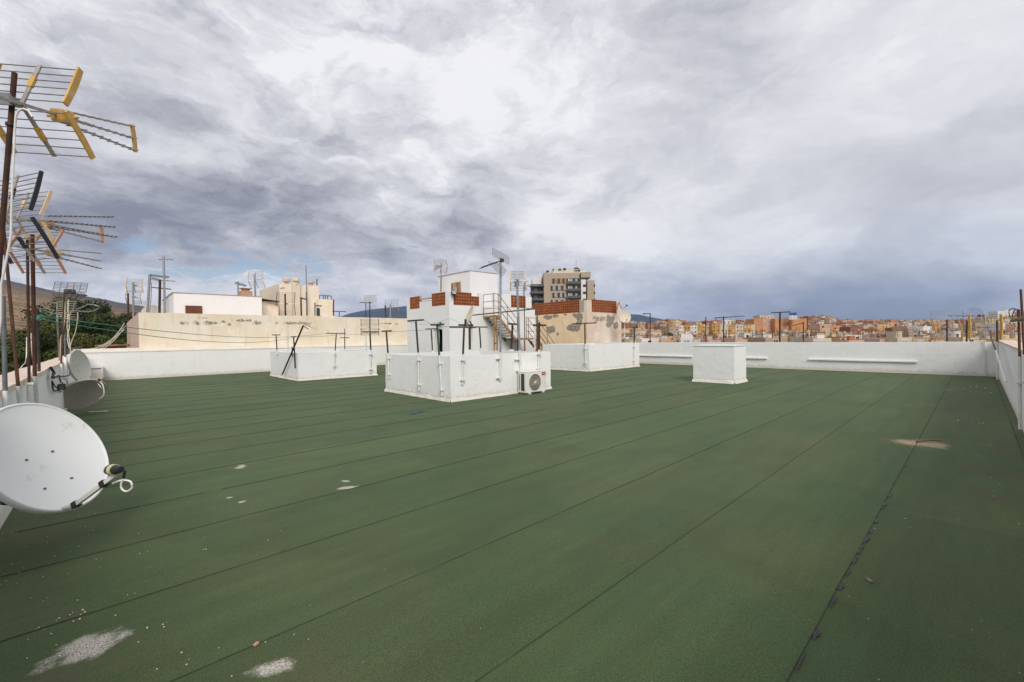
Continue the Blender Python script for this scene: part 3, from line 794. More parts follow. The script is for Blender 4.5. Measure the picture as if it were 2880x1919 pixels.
for i in range(1, n2):
    f_ = i / n2; x = hx1 + (ex - hx1) * f_; z = hz * (1 - f_)
    MB().box(x - .14, x + .14, ny0 + .03, sy0 - .03, z - .02, z + .02).build('tread', 'white_pipe', ST)
for yy in (ny0, sy0 - .01):
    v = Vector((ex - hx1, 0, -hz))
    MB().obox(Vector(((hx1 + ex) / 2, yy, hz / 2 - .05)), (v.normalized(), (0, 1, 0), Vector((hz, 0, ex - hx1)).normalized()), (v.length / 2, .02, .06)).build('stringer', 'rust_red', ST)
rh = 1.03
def rail(pts, r=.016): MB().path(pts, r, 6).build('handrail', 'rust_red', ST)
def post(x, y, z, h=rh): MB().tube((x, y, z - .1), (x, y, z + h), .018, n=6).build('rail_post', 'rust_red', ST)
for k_ in (1.0, .66, .33):
    rail([(lx0, sy1, lz + rh * k_), (lx0, sy0, lz + rh * k_), (lx1 - .02, sy0, lz + rh * k_), (hx0, sy0, hz + rh * k_), (hx0 + .10, sy0, hz + rh * k_)])
    rail([(hx1 + .02, sy0 - .01, hz + rh * k_ * .96), (ex, sy0 - .01, rh * k_ * .96)])
    rail([(hx0 + .12, ny0, hz + rh * k_ * .96), (hx1, ny0, hz + rh * k_ * .96), (ex, ny0, rh * k_ * .96)])
for (x, y, z) in ((lx0, sy1, lz), (lx0, sy0, lz), (lx1 - .02, sy0, lz), ((lx1 + hx0) / 2, sy0, (lz + hz) / 2), (hx0 + .10, sy0, hz), (hx0 + .12, ny0, hz), (hx1, ny0, hz), (hx1 + .02, sy0 - .01, hz), (ex, ny0, 0), (ex, sy0 - .01, 0), ((hx1 + ex) / 2, ny0, hz / 2)):
    post(x, y, z)
for (x, y) in ((lx0 + .03, sy0 + .03), (lx1 - .1, sy0 + .03)):
    MB().box(x - .03, x + .03, y - .03, y + .03, 0, lz - .09).build('leg', 'rust_light', ST)
MB().box(lx0 + .06, lx1 - .13, sy0 + .01, sy0 + .05, ony(*s5(580, 1150), sy0).z - .04, ony(*s5(580, 1150), sy0).z + .04).build('leg_brace', 'rust_light', ST)
for (x, y) in ((hx0, ny0 + .02), (hx1 - .04, ny0 + .02), (hx1 - .04, sy1 - .05)):
    MB().box(x - .025, x + .025, y - .025, y + .025, 0, hz - .09).build('leg', 'rust_red', ST)

# ------------------------------------------------------------------ the peach roof house beyond
BX0, BY0 = 20.3, 15.35
def bx_(px, py): return onx(px, py, BX0)
def by_(px, py): return ony(px, py, BY0)
BY1 = 21.2; BX1 = by_(*z6(1075, 600)).x
Bt = bx_(*z6(690, 450)).z
LBn, LBf = bx_(*z6(650, 520)).y, bx_(*z6(155, 500)).y
LBf = min(LBf, BY1 - .15)
LBb, LBt = bx_(*z6(420, 592)).z, bx_(*z6(420, 470)).z
RBa, RBe = by_(*z6(775, 520)).x, by_(*z6(1030, 520)).x
RBb, RBt = by_(*z6(900, 578)).z, by_(*z6(900, 452)).z
def s6(x, y): return z6(x, y)
px_ = [((330, 625), (.55, .16)), ((410, 608), (.30, .12)), ((510, 600), (.14, .08)), ((355, 748), (.42, .26)), ((585, 735), (.50, .26)), ((655, 640), (.30, .30)), ((600, 605), (.16, .10)), ((430, 795), (.10, .12)), ((640, 690), (.25, .20))]
pats = [(bx_(*z6(*c)), (.3, r_[0], r_[1]), 0) for c, r_ in px_]
pats += [(by_(*z6(*c)), (r_[0], .3, r_[1]), 0) for c, r_ in (((965, 660), (.50, .36)), ((1020, 705), (.30, .26)), ((945, 700), (.3, .2)))]
M['peach'] = old_render('peach_old_render', (.88, .70, .48), (.86, .62, .38), [], pats)
M['peach_pale'] = old_render('pale_peach_render', (.76, .65, .54), (.70, .54, .42), [(by_(*z6(870, 640)), (.8, .3, .22), 0)], [(by_(*z6(c, d_)), (a, .3, b), 0) for c, d_, a, b in ((965, 660, .50, .36), (1020, 705, .30, .26), (945, 700, .3, .2))])
B = thing('roof_house', 'peach plastered roof house with cement patches and terracotta lattice parapet', 'house', (21.5, 17.5, 0))
slab(BX0, BX0 + .2, BY0 + .2, BY1, -.4, LBb, .5, .008, 61).build('wall', 'peach', B)
slab(BX0, BX1, BY0, BY0 + .2, -.4, RBb, .5, .008, 62).build('wall', 'peach_pale', B)
slab(BX0 - .002, BX0 + .2, BY0 + .201, LBn, LBb, Bt, .5, .006, 63).build('corner_pillar', 'beam', B)
slab(BX0 - .002, RBa, BY0 - .002, BY0 + .2, RBb, Bt, .5, .006, 64).build('corner_pillar', 'peach_pale', B)
slab(RBe, BX1, BY0, BY0 + .2, RBb, RBt - .02, .5, .006, 65).build('corner_pillar', 'peach_pale', B)
slab(BX1 - .2, BX1, BY0 + .2, BY1, -.4, RBt, .5, .006, 66).build('wall', 'peach_pale', B)
slab(BX0 + .2, BX1 - .2, BY1 - .2, BY1, -.4, LBt, .5, .006, 67).build('wall', 'peach', B)
MB().box(BX0 + .2, BX1 - .2, BY0 + .2, BY1 - .2, LBb - .3, LBb - .1).build('terrace_slab', 'beam', B)
nc = max(8, int(round((LBf - LBn) / .165)))
lattice(B, (BX0 + .08, LBf, 0), (0, -1, 0), LBf - LBn, LBb, LBt + .02, nc, 5)
lattice(B, (RBa, BY0 + .08, 0), (1, 0, 0), RBe - RBa, RBb, RBt, 13, 5)

# ================================================================== washing-line posts
def tpost(label, foot, elbow, head, bar_dir, left, right, mat='brown_steel', r=.026, lower='white_pipe', sleeve=True, barr=None, angle=True):
    """an iron T: foot..elbow is the part strapped to the wall and painted over, elbow..head the bare upright"""
    foot, elbow, head = Vector(foot), Vector(elbow), Vector(head)
    t = thing('washing_line_post', label, 'post', foot, 'iron washing-line posts round the light wells')
    if sleeve:
        MB().tube(foot, elbow, r * .95, n=8).build('painted_foot', lower, t)
        for k_ in (.15, .8):
            p = foot.lerp(elbow, k_)
            MB().obox(p, ((1, 0, 0), (0, 1, 0), (0, 0, 1)), (r * 2.0, r * 2.0, .02)).build('wall_clamp', 'white_pipe', t)
    MB().tube(elbow, head, r, n=8).build('upright', mat, t)
    bd = Vector(bar_dir).normalized(); br = barr or r
    a, b = head - bd * left, head + bd * right
    n_ = Vector((-bd.y, bd.x, 0))
    MB().obox((a + b) / 2 + Vector((0, 0, br)), (bd, n_, (0, 0, 1)), ((b - a).length / 2, br, br * .75)).build('crossbar', mat, t)
    return t
Xd, Yd = (1, 0, 0), (0, 1, 0)
cx, cy = CX0 - .035, CY0 - .035
def P5x(x, y): return onx(*z5(x, y), cx)
def P5y(x, y): return ony(*z5(x, y), cy)
def len_px(pa, pb): return (pa - pb).length
tpost('dark iron T post at the back corner of the large light well', P5x(150, 1310), P5x(140, 1068), P5x(125, 866), Yd, .28, .26)
tpost('tall dark iron T post with a wide crossbar beside the light well', P5x(437, 1425), P5x(430, 1062), P5x(408, 765), Yd, .36, .40)
tpost('green painted T post with a taped white joint on the light well', P5x(657, 1478), P5x(632, 1090), P5x(612, 806), Yd, .27, .27, 'green_post')
tpost('dark T post rising from the corner face of the large light well', P5y(855, 1370), P5y(860, 1078), P5y(870, 830), Xd, .42, .36)
tpost('stout dark T post above the air conditioner', P5y(1580, 1250), P5y(1588, 1036), P5y(1590, 812), Xd, .22, .28, 'brown_steel', .032)
MB().tube(P5y(1590, 812), P5y(1590, 775), .032).build('post_stub', 'brown_steel', bpy.data.objects['washing_line_post.004'])
by = CY1 + .03
def P5b(x, y): return ony(*z5(x, y), by)
tpost('slim T post with a green crossbar behind the large light well', P5b(570, 1090), P5b(567, 1045), P5b(555, 842), Yd, .34, .34, 'brown_steel', .022, barr=.02)
tpost('thick dark T post behind the light well beside the cream dish', P5b(926, 1120), P5b(925, 1035), P5b(922, 812), Xd, .45, .14, 'brown_steel', .04)
tpost('slim dark T post to the side of the cream dish pole', P5b(1034, 1100), P5b(1031, 1020), P5b(1018, 826), Xd, .30, .35, 'brown_steel', .026)
def P5r(x, y): return onx(*z5(x, y), CX1 - .05)
tpost('leaning dark T post in front of the rusty stair', P5r(1320, 1090), P5r(1322, 1030), P5r(1335, 800), (.9, .45, 0), .33, .33, 'brown_steel', .034)
# left light well
lxp, lyp = LX0 - .04, LY0 - .04
def P4x(x, y): return onx(*z4(x, y), lxp)
def P4y(x, y): return ony(*z4(x, y), lyp)
tpost('small dark T post at the back of the low light well', P4x(1254, 830), P4x(1252, 795), P4x(1246, 690), Xd, .16, .16, r=.024)
tpost('dark T post screwed to the end of the low light well', P4x(1388, 969), P4x(1386, 930), P4x(1375, 704), Yd, .25, .25, sleeve=False)
tpost('slim T post rusted at the foot on the low light well', P4y(1673, 935), P4y(1680, 800), P4y(1688, 678), Xd, .38, .38, r=.022)
tpost('short post with a small crossbar behind the low light well', P4b := ony(*z4(1751, 830), LY1), ony(*z4(1750, 790), LY1), ony(*z4(1750, 710), LY1), Xd, .22, .22, r=.024)
MB().tube(ony(*z4(1750, 710), LY1), ony(*z4(1749, 640), LY1), .018).build('post_stub', 'brown_steel', bpy.data.objects['washing_line_post.012'])
tpost('dark T post that carries a grid aerial on the low light well', P4y(1940, 965), P4y(1942, 795), P4y(1936, 670), Xd, .33, .36, r=.034)
# right light well
def P6x(x, y): return onx(*z6(x, y), RX0 - .04)
def P6y(x, y): return ony(*z6(x, y), RY0 - .04)
tpost('wide T post on the light well before the peach house', P6x(712, 1125), P6x(708, 900), P6x(704, 694), Yd, .62, .72, r=.03)
tpost('dark T post at the end of the right-hand light well', P6y(1203, 1100), P6y(1206, 885), P6y(1215, 734), Xd, .22, .24, r=.034)
# neighbour's posts beyond the cream wall
def P4n(x, y, Y): return ony(*z4(x, y), Y)
for (x, y0, y1, lab) in ((1905, 560, 452, 'dark T post standing on the neighbouring roof behind the grid aerial'), (1710, 560, 517, 'low grey T post on the neighbouring roof beside the cream block')):
    tpost(lab, P4n(x, y0 + 40, 29), P4n(x, y0, 29), P4n(x, y1, 29), Xd, .45, .45, r=.03, sleeve=False)

# pipe gallows along the light well and a white stub pipe
t = thing('pipe_gallows', 'grey green pipe bent over into a long arm above the light well', 'pipe', P5r(1575, 1040))
a = onx(*z5(1575, 1040), CX1 + .03)
top = onx(*z5(1571, 642), CX1 + .03); end = onx(*z5(955, 705), CX1 + .03)
MB().path([a, Vector((a.x, a.y, top.z - .12)), Vector((a.x, a.y + .03, top.z - .03)), Vector((a.x, a.y + .12, top.z))], .021, 8).build('upright', 'grey_green_pipe', t)
MB().path([Vector((a.x, a.y + .10, top.z)), Vector((a.x, end.y, end.z))], .021, 8).build('arm', 'grey_green_pipe', t)
p = P5r(1548, 1036)
t = thing('vent_pipe', 'white vent pipe standing between the stair and the T post', 'pipe', p)
MB().tube(p, P5r(1548, 780), .028).build('pipe', 'white_pipe', t)
p = P4y(1332, 806)
t = thing('vent_pipe', 'slim white pipe rising from the low light well', 'pipe', p)
MB().tube(p, P4y(1332, 655), .022).build('pipe', 'white_pipe', t)
p = ony(*z4(1905, 800), LY1)
t = thing('vent_pipe', 'white pipe standing behind the low light well by the grid aerial', 'pipe', p)
MB().tube(p, ony(*z4(1905, 690), LY1), .05).build('pipe', 'white_pipe', t)

# ------------------------------------------------------------------ aerials
def frame(az, el, ro):
    X = Vector((math.sin(az) * math.cos(el), math.cos(az) * math.cos(el), math.sin(el)))
    Y0 = Vector((-math.cos(az), math.sin(az), 0)); Z0 = X.cross(Y0)
    Y = Y0 * math.cos(ro) + Z0 * math.sin(ro); return X, Y, X.cross(Y)


def plate_profile(mb, p0, p1, w, th, ax, ay):
    """bowed plastic end plate between p0 and p1, wide along ax, thin along ay"""
    n = 8; vs = []
    for i in range(n + 1):
        t_ = i / n; c = p0.lerp(p1, t_); ww = w * (.72 + .28 * math.sin(math.pi * min(1, max(0, .12 + .76 * t_))) ** .6)
        bow = ax * (w * .12 * math.sin(math.pi * t_))
        for s_ in (-.5, .5):
            for q_ in (-1, 1): vs.append(c + bow + ax * (ww * s_) + ay * (th * q_))
    fs = []
    for i in range(n):
        o, q_ = i * 4, i * 4 + 4
        fs += [(o, q_, q_ + 2, o + 2), (o + 1, o + 3, q_ + 3, q_ + 1), (o, o + 1, q_ + 1, q_), (o + 2, q_ + 2, q_ + 3, o + 3)]
    fs += [(0, 2, 3, 1), (n * 4, n * 4 + 1, n * 4 + 3, n * 4 + 2)]
    mb.add(vs, fs)


def uhf(label, H, az, el, ro, L=.41, al=1.03, w=.32, Bm=1.1, e=.05, plate='yellow', end_plate=None, rods=6, detail=True, three=True, rod_mat='rod', plate_w=.045, group=None, box='yellow', nd=9, back=.12, dir_mat='alu'):
    """corner-reflector UHF aerial: two rod panels hinged on a boom, dipole box, director arms"""
    X, Y, Z = frame(az, el, ro); H = Vector(H)
    t = thing('tv_aerial', label, 'aerial', H, group)
    c, s_ = math.cos(al), math.sin(al)
    rr = .0046 if detail else .007
    MB().obox(H + X * (Bm * .28 - back) / 1, (X, Y, Z), (Bm * .30 + back * .5, .011, .011)).build('boom', 'alu', t)
    rodmesh = None
    for up in (1, -1):
        D_ = X * c + Z * (s_ * up)
        pan = bpy.data.objects.new('reflector_panel', None); COL.objects.link(pan); pan.parent = t; pan.empty_display_size = .05
        MB().obox(H + D_ * (L * .52), (D_, Y, D_.cross(Y)), (L * .52, .016, .007)).build('spine', 'alu', pan)
        if detail: MB().obox(H + D_ * (L * .58), (D_, Y, D_.cross(Y)), (L * .13, .020, .012)).build('spine_clamp', plate, pan)
        if detail:
            for i in range(rods):
                k_ = e + (L - e) * i / (rods - 1); p = H + D_ * k_
                if rodmesh is None:
                    o = MB().tube(p - Y * w, p + Y * w, rr, n=6).build('reflector_rod', rod_mat, pan); rodmesh = (o.data, p.copy(), o)
                else: inst('reflector_rod', rodmesh[0], pan, world_loc(pan) + (p - rodmesh[1]))
        else:
            mb = MB()
            for i in range(rods):
                k_ = e + (L - e) * i / (rods - 1); p = H + D_ * k_; mb.tube(p - Y * w, p + Y * w, rr, n=4, cap=False)
            mb.build('reflector_rods', rod_mat, pan)
        for sd_ in (1, -1):
            mb = MB(); q0, q1 = H + D_ * (e * .6) + Y * (w * sd_), H + D_ * (L + .012) + Y * (w * sd_)
            plate_profile(mb, q0, q1, plate_w, .008 if detail else .012, D_.cross(Y) * up * -1 if False else (X * s_ - Z * (c * up)), Y)
            mb.build('end_plate', plate, pan)
    # dipole box
    bp = H + X * (Bm * .30)
    if box:
        MB().obox(bp, (X, Y, Z), (.07, .055, .055) if detail else (.055, .05, .045)).build('dipole_box', box, t, bevel=.022 if detail else 0)
        MB().tube(bp - Y * .13, bp + Y * .13, .012, n=6).build('dipole', box, t)
    arms = ((.055, .125), (0, 0), (-.055, -.125)) if three else ((0, 0),)
    for a0, a1 in arms:
        p0, p1 = H + X * (Bm * .33) + Z * a0, H + X * Bm + Z * a1
        am = bpy.data.objects.new('director_arm', None); COL.objects.link(am); am.parent = t; am.empty_display_size = .05
        dv = (p1 - p0).normalized()
        MB().obox((p0 + p1) / 2, (dv, Y, dv.cross(Y)), ((p1 - p0).length / 2, .0075, .0075)).build('arm_bar', 'alu', am)
        if detail:
            o0 = None
            for i in range(nd):
                p = p0.lerp(p1, (i + .5) / nd)
                if o0 is None: o0 = MB().tube(p - Y * .055, p + Y * .055, rr, n=6).build('director', dir_mat, am); pb = p.copy()
                else: inst('director', o0.data, am, world_loc(am) + (p - pb))
        else:
            mb = MB()
            for i in range(nd):
                p = p0.lerp(p1, (i + .5) / nd); mb.tube(p - Y * .07, p + Y * .07, rr, n=4, cap=False)
            mb.build('directors', dir_mat, am)
    if three and end_plate:
        mb = MB(); plate_profile(mb, H + X * (Bm - .02) - Z * .14, H + X * (Bm - .02) + Z * .14, .045, .010, X, Y); mb.build('arm_end_plate', end_plate, t)
    return t


def mast(label, pts, r, mats, foot_r=None, clamps=(), cat='mast', group='aerial masts strapped to the parapet', square=False):
    """pts from foot upward; one part per run"""
    pts = [Vector(p) for p in pts]
    t = thing('aerial_mast', label, cat, pts[0], group)
    for i, (a, b) in enumerate(zip(pts[:-1], pts[1:])):
        rr = (foot_r or r) if i == 0 and len(pts) > 2 else r
        MB().tube(a, b, rr, n=4 if square else 10).build('painted_foot' if i == 0 and len(pts) > 2 else 'pole', mats[i], t)
    for p, ax in clamps:
        MB().obox(p, ((1, 0, 0), (0, 1, 0), (0, 0, 1)), ax).build('wall_clamp', 'white_pipe', t)
    return t


def rpx(w, p):
    """true radius of an upright whose width was measured as w pixels at point p"""
    v = Vector(p) - EYE; D_ = v.dot(FWD); return w * D_ / FPX / 2 * (D_ / math.hypot(v.x, v.y))
def z2(x, y): return x / 7.128, 960 + y / 7.128                      # left parapet measurements
px0 = XL + .05
# nearest mast, out of the frame at its foot
h1 = atD(41, 205, 3.6); h1b = atD(2, 690, 3.6)
dirm = (h1b - h1).normalized(); foot = h1 + dirm * ((h1.z - .25) / -dirm.z)
mast('tall dark rusty mast carrying the yellow-ended aerial', [foot, h1], rpx(18.5, h1), ['rust'])
uhf('large aerial with yellow end plates high on the nearest rusty mast', atD(61, 293, 3.6), .677, .212, .049, .411, 1.028, .322, 1.225, .051, 'yellow', 'yellow', 6, True, True, 'rod', .055)
cl = bpy.data.objects['tv_aerial']
X, Y, Z = frame(.677, .212, .049)
hc = atD(36, 286, 3.6)
MB().obox(hc, (X, Y, Z), (.07, .035, .03)).build('mast_clamp', 'galv', cl)
MB().obox(hc - X * .07, (X, Y, Z), (.012, .05, .045)).build('clamp_plate', 'galv', cl)
c0 = atD(66, 308, 3.58)
tag(MB().path([atD(92, 330, 3.5), atD(80, 312, 3.5), atD(66, 306, 3.5), atD(52, 312, 3.5), atD(44, 330, 3.5), atD(41, 380, 3.5), atD(37, 470, 3.5), atD(33, 560, 3.5), atD(31, 660, 3.5), atD(24, 700, 3.5), atD(12, 760, 3.5), atD(3, 800, 3.5), atD(2, 900, 3.5), atD(-10, 1000, 3.5)], .0075, 8).build('coax_cable', 'cable_white'), 'white cable hanging from the yellow-ended aerial down its mast', 'cable')
mb = MB(); pk = atD(30, 351, 3.6); mb.tube(pk - Vector((0, 0, .012)), pk + Vector((0, 0, .012)), .031, n=10); mb.build('tape_band', 'black_plastic', bpy.data.objects['aerial_mast'])

# grey galvanised post and rusty masts along the parapet
def Lp(x, y, X_=px0): return onx(x, y, X_)
g = [Lp(14, 1192), Lp(14.5, 1100), Lp(2, 865)]
mast('thick grey galvanised post with a white painted foot on the parapet', [g[0], g[1], Vector((g[1].x, g[1].y, g[2].z + .1))], rpx(15.5, g[1]), ['white_pipe', 'galv_dark'], rpx(17, g[1]))
D2 = 5.4
b2 = Lp(55, 1150); m2 = Lp(51, 1086); t2 = onx(8, 638, px0)
t2 = atD(10, 640, 4.7)
mast('rusty mast leaning back that carries the black-ended aerial', [b2, m2, t2], rpx(12, m2), ['white_pipe', 'rust'], rpx(13, m2))
uhf('aerial with black end plates below the yellow-ended one', atD(16, 612, 4.6), 1.073, .130, -.001, .466, 1.231, .42, .987, .062, 'black_plastic', None, 8, True, True, 'rod', .036, dir_mat='black_plastic', box=None, nd=14)
b3 = Lp(82, 1128); m3 = Lp(82, 1077); t3 = Lp(77, 676)
mast('rusty mast with a sleeved white foot behind the nearest masts', [b3, m3, t3], rpx(9.5, m3), ['white_pipe', 'rust'], rpx(14, m3), [(Lp(82, 1079), (.035, .035, .010))])
b4 = Lp(104, 1140); m4 = Lp(98, 1058); t4 = Lp(90, 700)
t4 = Lp(91, 660)
mast('rust-streaked dark mast next to the sleeved one', [b4, m4, t4], rpx(13, m4), ['white_pipe', 'rust'], rpx(14, m4))
b4 = Lp(110, 1045, px0 - .05)
mast('short dark post wound with green washing line', [b4, Lp(109, 1000, px0 - .05), Lp(105, 868, px0 - .05)], rpx(10, b4), ['brown_steel', 'brown_steel'])
uhf('aerial with cream and salmon plates and long director arms', atD(48, 615, 6.0), .895, .037, -.02, .411, 1.192, .379, 1.107, .034, 'cream_plate', 'orange_plate', 6, True, True, 'rod', .040, box='orange_plate')
uhf('low aerial with salmon end plates on the sleeved rusty mast', atD(84, 700, 6.0), .654, .031, .004, .358, 1.015, .273, 1.163, .081, 'orange_plate', None, 6, True, True, 'rod', .034, box='cream_plate')

# the cluster further down the parapet: grid aerial, old loop dipole, bundle of poles
def z1(x, y): return x / 7.127, 780 + y / 7.127
q = Lp(*z1(1240, 1500)); base5 = Lp(*z2(1215, 1000))
mast('slim rusty mast with a wire grid aerial at its top', [base5, Lp(*z2(1225, 460)), Lp(*z1(1290, 275))], rpx(6, base5), ['white_pipe', 'rust'], rpx(8, base5))
base6 = Lp(*z2(1300, 760))
mast('dark grey pole bundled beside the grid aerial mast', [base6, Lp(*z2(1310, 330)), Lp(*z1(1300, 1150))], rpx(7, base6), ['white_pipe', 'galv_dark'], rpx(11, base6))
mast('pale pole with an old loop dipole behind the grid aerial', [Lp(*z2(1200, 480), XL - .1), Lp(*z1(1150, 900), XL - .1), Lp(*z1(1145, 560), XL - .1)], rpx(6, base6), ['galv', 'galv'])
mast('weathered wooden pole among the cable bundle', [Lp(*z1(1390, 1500), XL - .05), Lp(*z1(1350, 1000), XL - .05), Lp(*z1(1370, 450), XL - .05)], rpx(5, base6), ['log', 'cable_beige'])
def grid_panel(label, corners, nx, ny, r, extra=(), group=None, mat='grid_wire', mastp=None):
    a, b, c_, d_ = [Vector(p) for p in corners]                       # a-b top edge, d-c bottom edge
    t = thing('grid_aerial', label, 'aerial', (a + b + c_ + d_) / 4, group)
    mb = MB()
    for i in range(nx + 1):
        k_ = i / nx; mb.tube(a.lerp(b, k_), d_.lerp(c_, k_), r, n=4, cap=False)
    for j in range(ny + 1):
        k_ = j / ny; mb.tube(a.lerp(d_, k_), b.lerp(c_, k_), r * .8, n=4, cap=False)
    mb.build('wire_grid', mat, t)
    return t
Dg = onx(*z1(1290, 275), px0); Dg = (Dg - EYE).dot(FWD)
gp = grid_panel('wide wire grid aerial above the cluster of poles', [atD(*z1(1105, 90), Dg + .15), atD(*z1(1765, 120), Dg - .1), atD(*z1(1720, 310), Dg - .4), atD(*z1(1050, 290), Dg - .2)], 5, 7, .006)
mb = MB()
ctr = atD(*z1(1400, 290), Dg - .1)
MB().obox(ctr, (RGT, FWD, UPV), (.07, .05, .05)).build('dipole_box', 'black_plastic', gp)
for i in range(9):
    p = atD(*z1(1460 + i * 30, 330 + i * 4), Dg - .15 + i * .02)
    mb.obox(p, (RGT, FWD, UPV), (.018, .04, .012)); mb.tube(p - UPV * .06, p + UPV * .06, .005, n=4)
mb.build('director_bar', 'black_plastic', gp)
gl = grid_panel('lower wire grid of the grid aerial, hanging before the trees', [atD(*z1(1050, 330), Dg - .2), atD(*z1(1720, 350), Dg - .4), atD(*z1(1560, 470), Dg), atD(*z1(1150, 440), Dg)], 5, 6, .006)
lo = grid_panel('small dark grid aerial behind the oval dish', [atD(*z1(1340, 1440), 13), atD(*z1(1640, 1370), 13), atD(*z1(1620, 1470), 13), atD(*z1(1380, 1540), 13)], 8, 7, .005)
# loop dipole yagi
t = thing('tv_aerial', 'old folded-loop dipole aerial of dull blue-grey metal', 'aerial', atD(*z1(1330, 700), Dg + .4))
def zl(x, y, dd=.4): return atD(*z1(x, y), Dg + dd)
MB().path([zl(1560, 640), zl(1660, 600), zl(1770, 545), zl(1900, 560), zl(1995, 590), zl(1960, 640), zl(1840, 690), zl(1700, 690), zl(1560, 680)], .016, 6).build('folded_dipole', 'galv', t)
MB().path([zl(1110, 730), zl(1330, 720), zl(1560, 660)], .020, 6).build('boom', 'galv', t)
MB().path([zl(1140, 730, .3), zl(1150, 500, .3)], .014, 6).build('element', 'galv', t)
MB().path([zl(1460, 690), zl(1500, 480)], .014, 6).build('element', 'galv', t)
for i in range(9):
    yy = 500 + i * 42
    MB().path([zl(1150 + i * 4, yy, .35), zl(1300, yy - 6, .25), zl(1540, yy - 14 + i * 3, .5)], .006, 5).build('element', 'cable_beige', t)
# tangled cables of the cluster
rnd = random.Random(3)
def cable(label, pts, r, mat): return tag(MB().path(pts, r, 6).build('cable', mat), label, 'cable', None)
def smooth(pts, n=6):
    pts = [Vector(p) for p in pts]; out = []
    for i in range(len(pts) - 1):
        p0, p1, p2, p3 = pts[max(i - 1, 0)], pts[i], pts[i + 1], pts[min(i + 2, len(pts) - 1)]
        for k_ in range(n):
            t_ = k_ / n; out.append(.5 * ((2 * p1) + (p2 - p0) * t_ + (2 * p0 - 5 * p1 + 4 * p2 - p3) * t_ ** 2 + (3 * p1 - p0 - 3 * p2 + p3) * t_ ** 3))
    return out + [pts[-1]]
def z1p(x, y, dd=-.1): return atD(*z1(x, y), Dg + dd)
cable('pale cable running from the grid aerial down the rusty mast', smooth([z1p(1370, 310), z1p(1310, 430), z1p(1300, 800), z1p(1260, 1080), z1p(1215, 1260), z1p(1215, 1560), z1p(1222, 1700)]), .010, 'cable_beige')
cable('pale cable looped out to the side of the loop dipole', smooth([z1p(1560, 700), z1p(1555, 850), z1p(1510, 1100), z1p(1450, 1250), z1p(1410, 1380)]), .009, 'cable_beige')
cable('pale cable hanging inside the bundle of poles', smooth([z1p(1420, 720), z1p(1340, 950), z1p(1375, 1150), z1p(1410, 1400), z1p(1420, 1560)]), .009, 'cable_beige')
cable('thin whitish cable twisted round the pole bundle', smooth([z1p(1380, 720), z1p(1390, 1000), z1p(1350, 1200), z1p(1390, 1420)]), .008, 'cable_white')
def z2p(x, y, X_):
    if x > 1280: return atD(*z2(x, y), 10.6 - (X_ - XL) * 1.6)
    return onx(*z2(x, y), X_)
cable('white cable dangling from the leaning rusty mast', smooth([z2p(540, -80, px0 - .05), z2p(520, 380, px0 - .05), z2p(450, 490, px0 - .1), z2p(370, 600, px0 - .1)]), .0055, 'cable_white')
cable('beige cable clipped along the rust-streaked mast', smooth([z2p(625, -160, px0 - .035), z2p(632, 100, px0 - .035), z2p(660, 380, px0 - .035), z2p(670, 480, px0 - .035), z2p(635, 570, px0 - .035), z2p(635, 760, px0 - .035), z2p(690, 980, px0 - .035), z2p(650, 1250, px0 - .03)]), .005, 'cable_white')
cable('black cable coiled on the white parapet face', smooth([z2p(990, 530, XL + .03), z2p(1060, 620, XL + .05), z2p(1040, 740, XL + .06), z2p(1120, 720, XL + .06), z2p(1180, 690, XL + .07), z2p(1210, 800, XL + .08), z2p(1270, 870, XL + .08), z2p(1210, 960, XL + .06), z2p(1100, 900, XL + .05), z2p(1040, 800, XL + .05), z2p(1075, 990, XL + .04), z2p(1160, 985, XL + .04), z2p(1290, 1040, XL + .05)]), .010, 'cable_black')
cable('thin black cable straggling across the pole clamps', smooth([z2p(1020, 520, XL + .04), z2p(1100, 640, XL + .06), z2p(1060, 710, XL + .06), z2p(1240, 705, XL + .09), z2p(1390, 680, XL + .12), z2p(1400, 600, XL + .12)]), .012, 'cable_black')
cable('black cable running down inside the light tube', smooth([z2p(1340, 470, XL + .10), z2p(1335, 700, XL + .10), z2p(1360, 900, XL + .10)]), .008, 'cable_black')
p = z2p(1235, 915, XL + .10)
t = thing('junction_box', 'dark junction box dangling among the black cables', 'box', p)
MB().obox(p, ((1, 0, 0), (0, 1, 0), (0, 0, 1)), (.05, .07, .05)).build('housing', 'ac_dark', t, bevel=.008)
MB().obox(p + Vector((.0, -.075, 0)), ((1, 0, 0), (0, 1, 0), (0, 0, 1)), (.03, .006, .03)).build('lid', 'galv_dark', t)

